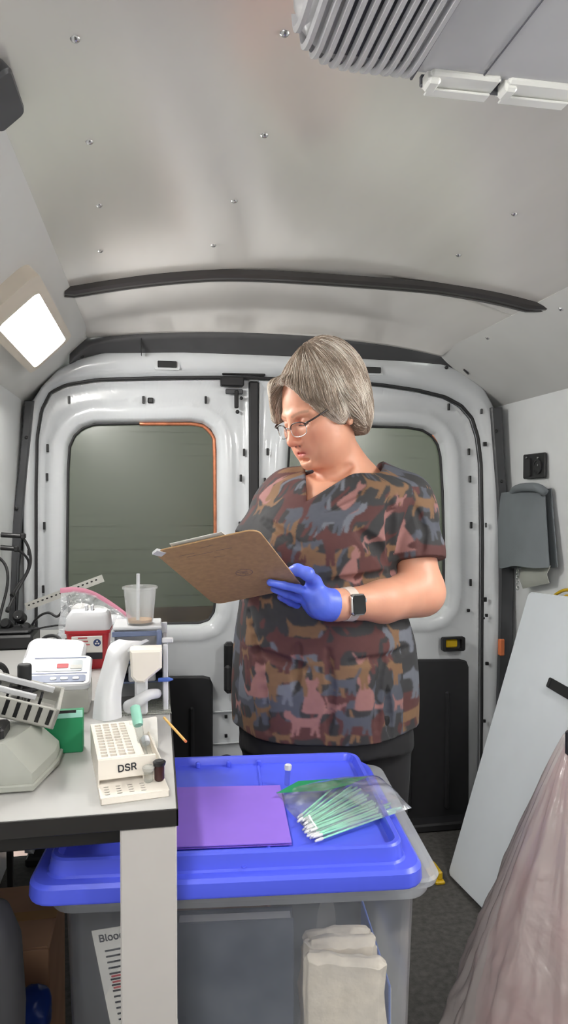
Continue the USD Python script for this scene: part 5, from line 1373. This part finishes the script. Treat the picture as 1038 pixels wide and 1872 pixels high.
# trousers and shoes
Tm = Field(np.arange(-.12, .36, .005), np.arange(-1.16, -.40, .006), np.arange(1.48, 1.86, .005))
for s, px in ((-1, 525), (1, 668)):
    a, b = pc(px, 1360, 1.67), pc(px + s * 4, 1620, 1.668); c = V(b[0] + s * .004, floor_u(1.69, .06), 1.69)
    Tm.cap(a, b, .106, .082, .03); Tm.cap(b, c, .080, .070, .02)
Tm.add(torso_sdf(.008, -.44, -.535), pc(596, 1380, 1.67), V(.26, .24, .22), .03)
pv, pf = Tm.surface(); pv = pv + .006 * (meshkit.fbm(pv * V(30, 9, 30), 3, 3)[:, None] - .5); pv = smooth_mesh(pv, pf, 3)
if trimesh.Trimesh(w3(pv), pf, process=False).volume < 0: pf = pf[:, ::-1]
obj('trousers', (w3(pv), pf), 'pants', woman, 'black trousers', smooth=True)
for s, px in ((-1, 525), (1, 668)):
    fx = pc(px + s * 6, 1620, 1.69)[0]
    Fh = Field(np.arange(fx - .07, fx + .07, .004), np.arange(floor_u(1.66) - .02, floor_u(1.66) + .11, .004), np.arange(1.46, 1.80, .004))
    g0 = floor_u(1.62)
    Fh.cap(V(fx, g0 + .045, 1.71), V(fx - .008, g0 + .038, 1.54), .042, .036, .02); Fh.cap(V(fx, g0 + .05, 1.71), V(fx, g0 + .085, 1.70), .04, .045, .02)
    Fh.cut(lambda P: P[..., 1] * U0[2] + P[..., 2] * F0[2] + EYE - .003, V(fx, g0, 1.62), .4)
    v_, f_ = Fh.surface(); v_ = smooth_mesh(v_, f_, 2)
    if trimesh.Trimesh(w3(v_), f_, process=False).volume < 0: f_ = f_[:, ::-1]
    obj('shoe', (w3(v_), f_), 'shoe', woman, smooth=True)

# ---- clipboard: its plane, then the hands that hold it
cA, cB, cC, cD = V(-.006, 1.274, 1.103), V(.170, 1.202, 1.146), V(.301, 1.436, 1.016), V(.125, 1.507, .972)
ex, ey = unit(cB - cA), unit(cD - cA)
nw = unit(np.cross(ex, ey)); nw = nw if nw[2] > 0 else -nw          # the written face, up and towards her
cw, ch_ = np.linalg.norm(cB - cA), np.linalg.norm(cD - cA)
CM = frame(cA, ex, ey)
sgn = 1 if np.dot(CM[:3, 2], nw) > 0 else -1
q = thing('clipboard', 'brown hardboard clipboard held up by the woman, seen from behind', 'clipboard', cA)
bd = prism(rrect(cw, ch_, .022, 6, (cw / 2, ch_ / 2)), .003, CM, -.0015, ch=.0006)
obj('board', bd, 'hardboard', q)
obj('paper_stack', prism(rrect(cw - .012, ch_ - .03, .002, 2, (cw / 2, ch_ / 2 + .002)), .0022, CM, .0017 if sgn > 0 else -.0039), 'paper', q)
pt = prism([(.035, -.006), (cw * .68, -.007), (cw * .72, .05), (.03, .05)], .0012, CM, .0042 if sgn > 0 else -.0054)
obj('top_sheet', pt, 'paper', q)
obj('corner_guard', prism([(-.004, .006), (.010, -.004), (.020, .012), (.006, .022)], .005, CM, -.0025), 'white_plastic', q, 'white corner at the far end')
mk = cat_m([prism(rrect(w, .0016, .0006, 2, (x, y)), .0004, CM @ frame((0, 0, -sgn * .0017), (1, a, 0), (-a, 1, 0))) for x, y, w, a in ((.05, .035, .03, .05), (.09, .032, .025, -.1), (.12, .036, .03, .1), (.07, .046, .05, .02), (.11, .052, .02, .2))])
obj('scratches', mk, 'hardboard_mark', q)
lg = CM @ frame((.113, .165, -sgn * .0016), (1, .1, 0), (-.1, 1, 0))
em = cat_m(prism(Polygon(Point(0, 0).buffer(.017)).difference(Polygon(Point(0, 0).buffer(.0152))), .0005, lg, -.00025), *[prism(rrect(.020 - .004 * k, .0022, .001, 2, (.002 * k - .003, -.006 + .005 * k)), .0005, lg, -.00025) for k in range(4)])
obj('stamp_mark', em, 'hardboard_mark', q, 'faded round grey stamp')
obj('metal_clip', rbox((.06, ch_ - .03, sgn * .007 - .003), (cw - .06, ch_ - .008, sgn * .007 + .003), .002, CM), 'chrome', q)
# into the camera frame
tocam = lambda P: np.stack([(np.asarray(P) - C0) @ R0, (np.asarray(P) - C0) @ U0, (np.asarray(P) - C0) @ F0], -1)
nb = tocam(C0 - nw)                                   # out of the board's back
def onb(px, py, off): return tocam(atp(px, py, cA, nw)) + nb * (off + .0015)
def hand(name, fingers, palm, thumb, wrist, cuff, extra):
    lo = np.min([p for ch in fingers + [thumb, palm, wrist] for p in ch], 0) - .03; hi = np.max([p for ch in fingers + [thumb, palm, wrist] for p in ch], 0) + .03
    Hh = Field(*[np.arange(a, b, .0019) for a, b in zip(lo, hi)])
    for ch in fingers:
        r = np.linspace(.0096, .0074, len(ch)); Hh.chain(ch, r, .004)
    for a, b in zip(palm[:-1], palm[1:]): Hh.cap(a, b, .015, .015, .012)
    for p in palm: Hh.cap(p, wrist[0], .0145, .024, .014)
    Hh.chain(thumb, np.linspace(.0155, .0090, len(thumb)), .010)
    Hh.cap(wrist[0], wrist[1], .0270, .0325, .02)
    axw = unit(wrist[1] - wrist[0])
    Hh.cut(lambda P: -(((P - wrist[1]) @ axw) - .0), wrist[1], .07)
    Hh.d[:] = Hh.d
    v_, f_ = Hh.surface(); v_ = smooth_mesh(v_, f_, 3)
    if trimesh.Trimesh(w3(v_), f_, process=False).volume < 0: f_ = f_[:, ::-1]
    g = obj(name, (w3(v_), f_), 'glove', woman, 'bright blue disposable glove', smooth=True)
    a = np.linspace(0, 2 * math.pi, 40, endpoint=False)
    e1 = unit(np.cross(axw, (0, 1, .2))); e2 = np.cross(axw, e1)
    obj('cuff', tube(w3(wrist[1] - axw * .001 + .0322 * (np.cos(a)[:, None] * e1 + np.sin(a)[:, None] * e2)), .0017, 6, True), 'glove', g, smooth=True)
    return g
F_ = [[onb(566, 1070, .016), onb(543, 1064, .013), onb(518, 1060, .011), onb(493, 1056, .009)],
      [onb(566, 1085, .018), onb(542, 1080, .015), onb(520, 1074, .012), onb(500, 1068, .009)],
      [onb(568, 1100, .018), onb(548, 1096, .015), onb(530, 1090, .012), onb(512, 1083, .009)],
      [onb(572, 1113, .017), onb(556, 1110, .015), onb(542, 1106, .012), onb(528, 1100, .009)]]
palm = [ch[0] for ch in F_]
wr_ = [W_R + V(-.022, .003, -.012), W_R + V(-.004, 0, -.002)]
th_ = [pc(588, 1088, 1.455), pc(574, 1064, 1.455), onb(558, 1050, .004) + V(.004, .006, 0), onb(545, 1052, -.014), onb(528, 1056, -.014)]
hand('glove', F_, palm, th_, wr_, None, None)
# her other hand, behind the board, with a pen
WP = tocam(cA * .42 + cC * .58 - ey * .02) - nb * .004
dirw = unit(W_L - WP)
kn_ = [WP + dirw * .060 - nb * .030 + tocam(C0 + ex) * s for s in (-.024, -.008, .008, .024)]
side = tocam(C0 + ex)
F2 = [[k, k - dirw * .022 - nb * .012, k - dirw * .040 - nb * .004, WP + dirw * (.010 + .006 * i) - nb * .012 + side * (.010 * i - .012)] for i, k in enumerate(kn_)]
th2 = [kn_[0] + dirw * .03 - side * .012, kn_[0] - side * .016 - dirw * .005, WP + dirw * .022 - nb * .014 - side * .018, WP + dirw * .012 - nb * .010 - side * .013]
hand('glove', F2, kn_, th2, [W_L - (W_L - WP) * .30, W_L], None, None)
q = thing('ballpoint_pen', 'blue pen held in her gloved writing hand behind the clipboard', 'pen', w3(WP))
p1, p2 = w3(WP - nb * .003), w3(WP + dirw * .035 - nb * .050 - side * .012)
obj('barrel', tube(np.array([p1 * .9 + p2 * .1, p2]), .0040, 10), 'pen_blue', q); obj('tip', tube(np.array([p1, p1 * .9 + p2 * .1]), [.0008, .0036], 10), 'chrome', q)

# ---- smartwatch on her wrist
wd = unit(M_R - W_R); wc = W_R + wd * (.040) + V(0, 0, 0)
wc = pc(632, 1104, 1.495)
tt_ = np.dot(wc - W_R, wd); wax = W_R + wd * tt_
rad = .0300 + (.0440 - .0300) * tt_ / np.linalg.norm(M_R - W_R)
nface = unit(V(.10, .08, -1) - wd * np.dot(V(.10, .08, -1), wd)); upw = np.cross(nface, wd); upw = upw if upw[1] > 0 else -upw
wM = frame(w3(wax + nface * (rad + .0005)), w3(wd) - C0, w3(upw) - C0)
if np.dot(wM[:3, 2], w3(nface) - C0) < 0: wM = frame(wM[:3, 3], -(w3(wd) - C0), w3(upw) - C0)
wt = obj('smartwatch', prism(rrect(.038, .044, .009), .0105, wM, -.003, ch=.0025), 'chrome', woman, 'square smartwatch with a black face')
obj('watch_face', prism(rrect(.0335, .0385, .007), .0016, wM, .0072, ch=.0005), 'watch_glass', wt)
obj('crown', prism(rrect(.003, .008, .001), .004, wM @ trimesh.transformations.translation_matrix((.0205, .008, 0)), .001), 'chrome', wt)
a = np.linspace(0, 2 * math.pi, 60, endpoint=False)
ring = []
for s in (-.0105, -.004, .004, .0105):
    rr_ = rad + .0024 + s * .09
    ring.append(w3(wax + wd * s + rr_ * (np.cos(a)[:, None] * nface + np.sin(a)[:, None] * upw)))
ring2 = [w3(wax + wd * s + (rad + .0002 + s * .09) * (np.cos(a)[:, None] * nface + np.sin(a)[:, None] * upw)) for s in (.0105, -.0105)]
obj('watch_strap', loft(ring + ring2 + ring[:1]), 'watch_strap', wt, smooth=40)

# ---- eyes, glasses
hw = lambda f_, l, u: w3(hp_(f_, l, u))
HM = frame(hw(0, 0, 0), hw(1, 0, 0) - hw(0, 0, 0), hw(0, 1, 0) - hw(0, 0, 0))     # x forward, y her left, z up
for s in (-1, 1):
    e = obj('eye', trimesh.creation.icosphere(subdivisions=3, radius=.0118).apply_transform(HM @ trimesh.transformations.translation_matrix((.0762, s * .0315, -.0045))), 'eye_white', woman, smooth=True)
    obj('iris', lathe([(.0056, .0), (.0045, .0010), (.0005, .0013)], 16, (0, 0, 0), HM @ frame((.0762 + .0116 * .83, s * .0315, -.0045 - .0116 * .54), (0, 1, 0), (.54, 0, .83))), 'iris', e)
    L = []
    for t in np.linspace(0, 1, 12):
        l_, u_2 = s * (.0315 + .0135 * (t * 2 - 1)), -.0100 - .0028 * math.sin(math.pi * t)
        line = np.array([hp_(f_, l_, u_2) for f_ in np.arange(.125, .05, -.0005)]); L.append(w3(line[np.argmax(B.sample(line) < .0006)]))
    obj('lashes', tube(np.array(L), .0011, 6), 'lash', woman, smooth=True)
gl = None
def grim(s):
    out = []
    for t in np.linspace(0, 2 * math.pi, 48, endpoint=False):
        x = .0225 * np.sign(math.cos(t)) * abs(math.cos(t)) ** .75; z = .0155 * np.sign(math.sin(t)) * abs(math.sin(t)) ** .75
        l = s * .0315 + x
        out.append((.1115 - .012 * (abs(l) / .06) ** 2 - .002 * z / .0175, l, -.0155 + z))
    return np.array(out)
gpos = (HM @ np.r_[.108, 0, 0, 1])[:3]
rim_r = grim(1)
gl = None
for s in (-1, 1):
    rr_ = grim(s); P = (np.c_[rr_, np.ones(48)] @ HM.T)[:, :3]
    if gl is None:
        gl = obj('glasses', tube(P, .0009, 6, True), 'chrome', woman, 'thin-rimmed glasses with dark temples', smooth=True)
    else: obj('lens_rim', tube(P, .0009, 6, True), 'chrome', gl, smooth=True)
    top = P[(np.arange(48) >= 1) & (np.arange(48) <= 23)]
    obj('brow_bar', tube(top, .0013, 6), 'glasses_frame', gl, smooth=True)
    c = P.mean(0); obj('lens', trimesh.Trimesh(np.vstack([P, c]), [(i, (i + 1) % 48, 48) for i in range(48)], process=False), 'lens', gl, smooth=True)
    T = (np.c_[spline([(.1010, s * .0545, -.006), (.094, s * .0690, -.003), (.050, s * .0785, .004), (.005, s * .0815, .009), (-.015, s * .081, .000)], 24), np.ones(24)] @ HM.T)[:, :3]
    obj('temple', tube(T, np.linspace(.0024, .0014, 24), 6), 'glasses_frame', gl, smooth=True)
br = (np.c_[[(.1112, -.0092, -.0105), (.1150, 0, -.0075), (.1112, .0092, -.0105)], np.ones(3)] @ HM.T)[:, :3]
obj('bridge', tube(spline(br, 10), .0012, 6), 'chrome', gl, smooth=True)

# ---- hair: a shaped cap with strands combed over it
hx = np.arange(-.19, .19, .0025)
Hr = Field(hx, hx, hx)                                 # in head coordinates
Hr.ell((-.014, 0, .028), (.106, .089, .104)); Hr.ell((-.046, .0, .054), (.078, .080, .096), .03)
Hr.ell((-.050, 0, -.024), (.058, .078, .082), .03)
for s in (-1, 1):
    Hr.cap((.046, s * .064, .042), (.022, s * .078, -.022), .017, .012, .02)
    Hr.cap((-.020, s * .082, .0), (-.032, s * .076, -.052), .022, .016, .02)
Hr.cap((.080, -.030, .082), (.082, -.068, .014), .018, .011, .02)
Hr.cap((.082, .010, .085), (.072, .052, .052), .014, .012, .02)
# face opening, and the trimmed lower edge
def face(P):
    f_, l, u = P[..., 0], P[..., 1], P[..., 2]
    side = np.where(l > 0, .0640, .0640)
    k = (np.abs(l / side) ** 2.6 + np.abs((u + .055) / (.152 - .06 * np.clip(l + .01, 0, .08) - .25 * np.clip(-l - .01, 0, .08))) ** 2.6) ** (1 / 2.6)
    return np.maximum((k - 1) * .06, .028 - f_)
Hr.cut(face, (.1, 0, 0), .2, .006)
def below(P):
    f_, l, u = P[..., 0], P[..., 1], P[..., 2]
    edge = np.interp(f_, [-.13, -.09, -.05, -.022, -.005, .012, .03, .06], [-.074, -.096, -.088, -.066, -.034, -.046, -.034, -.010])
    return u - edge
Hr.cut(below, (0, 0, -.05), .2, .004)
hv, hf = Hr.surface(); hv = smooth_mesh(hv, hf, 4)
K0 = np.array([-.020, -.016, .142])
def comb(p):
    """Combing direction over the cap: out from the crown, swept down and a little back at the sides."""
    d = p - K0; d = d + np.array([.0, .02, -.05]) * np.clip((.10 - p[:, 2:]) / .1, 0, 2)
    d[:, 2] -= .045
    d[:, 0] -= np.where(np.abs(p[:, 1]) > .05, .04, 0) * np.clip((.06 - p[:, 2]) / .08, 0, 1)
    return d / np.maximum(np.linalg.norm(d, axis=1, keepdims=True), 1e-9)
def grad(P, e=.002):
    g = np.stack([Hr.sample(P + e * np.eye(3)[k]) - Hr.sample(P - e * np.eye(3)[k]) for k in range(3)], 1)
    return g / np.maximum(np.linalg.norm(g, axis=1, keepdims=True), 1e-9)
hair_w = (np.c_[hv, np.ones(len(hv))] @ HM.T)[:, :3]
if trimesh.Trimesh(hair_w, hf, process=False).volume < 0: hf = hf[:, ::-1]
hair = obj('hair', (hair_w, hf), 'hair_mid', woman, 'short grey-brown bobbed hair', smooth=True)
rh = np.random.default_rng(3)
tri = hv[hf]; area = np.linalg.norm(np.cross(tri[:, 1] - tri[:, 0], tri[:, 2] - tri[:, 0]), axis=1); cen = tri.mean(1)
ok = area * (cen[:, 0] * .4 + .2 > 0)
N = 13000
pick = rh.choice(len(hf), N, p=ok / ok.sum()); bary = rh.dirichlet((1, 1, 1), N)
P = (tri[pick] * bary[:, :, None]).sum(1)
out_ok = np.linalg.norm(P - [0, 0, 0], axis=1) > .070
P = P[out_ok]; N = len(P)
lift = rh.uniform(.0005, .0035, N)
paths = [P.copy()]; X = P.copy(); clump = np.stack([meshkit.fbm(P * 60, 2, s) for s in (1, 2, 3)], 1) - .5
for step in range(11):
    g = grad(X); d = comb(X) + clump * .35; d -= g * (d * g).sum(1, keepdims=True)
    d /= np.maximum(np.linalg.norm(d, axis=1, keepdims=True), 1e-9)
    X = X + d * .0065; sd = Hr.sample(X); X = X - grad(X) * (np.clip(sd, -.02, .02) - lift)[:, None]
    paths.append(X.copy())
paths = np.stack(paths, 1)
stop = np.argmax((paths[:, :, 2] < np.interp(paths[:, :, 0], [-.13, -.09, -.05, -.022, -.005, .012, .03, .06], [-.084, -.104, -.096, -.074, -.042, -.052, -.042, -.020])), 1)
inface = face(paths) < -.004 + rh.uniform(-.010, .006, (N, 1))
stop2 = np.argmax(inface, 1)
stop = np.where(stop == 0, 12, np.maximum(stop, 3)); stop = np.where(stop2 > 0, np.minimum(stop, np.maximum(stop2, 2)), stop)
wpaths = (np.concatenate([paths, np.ones(paths.shape[:2] + (1,))], -1) @ HM.T)[..., :3]
tone = meshkit.fbm(P * 28, 3, 9) + rh.normal(0, .10, N) + .10 * np.clip(P[:, 2] / .12, -1, 1)
for nm, m_, sel in (('dark_strands', 'hair_dark', tone < .44), ('mid_strands', 'hair_mid', (tone >= .44) & (tone < .60)), ('silver_strands', 'hair_light', tone >= .60)):
    pts, cnt, wid = [], [], []
    for i in np.nonzero(sel)[0]:
        n_ = int(stop[i]); pts.append(wpaths[i, :n_]); cnt.append(n_); wid.append(np.linspace(.0009, .0004, n_))
    qn = numbered(hair + '/' + nm)
    c = UsdGeom.BasisCurves.Define(stage, qn)
    c.CreateTypeAttr('linear'); c.CreateWrapAttr('nonperiodic')
    c.CreatePointsAttr(Vt.Vec3fArray.FromNumpy((np.vstack(pts) - BASE[woman]).astype(np.float32)))
    c.CreateCurveVertexCountsAttr(Vt.IntArray.FromNumpy(np.array(cnt, np.int32)))
    c.CreateWidthsAttr(Vt.FloatArray.FromNumpy(np.concatenate(wid).astype(np.float32))); c.SetWidthsInterpolation('vertex')
    UsdShade.MaterialBindingAPI.Apply(c.GetPrim()).Bind(MATS[m_])
    data(c.GetPrim(), kind='stuff')
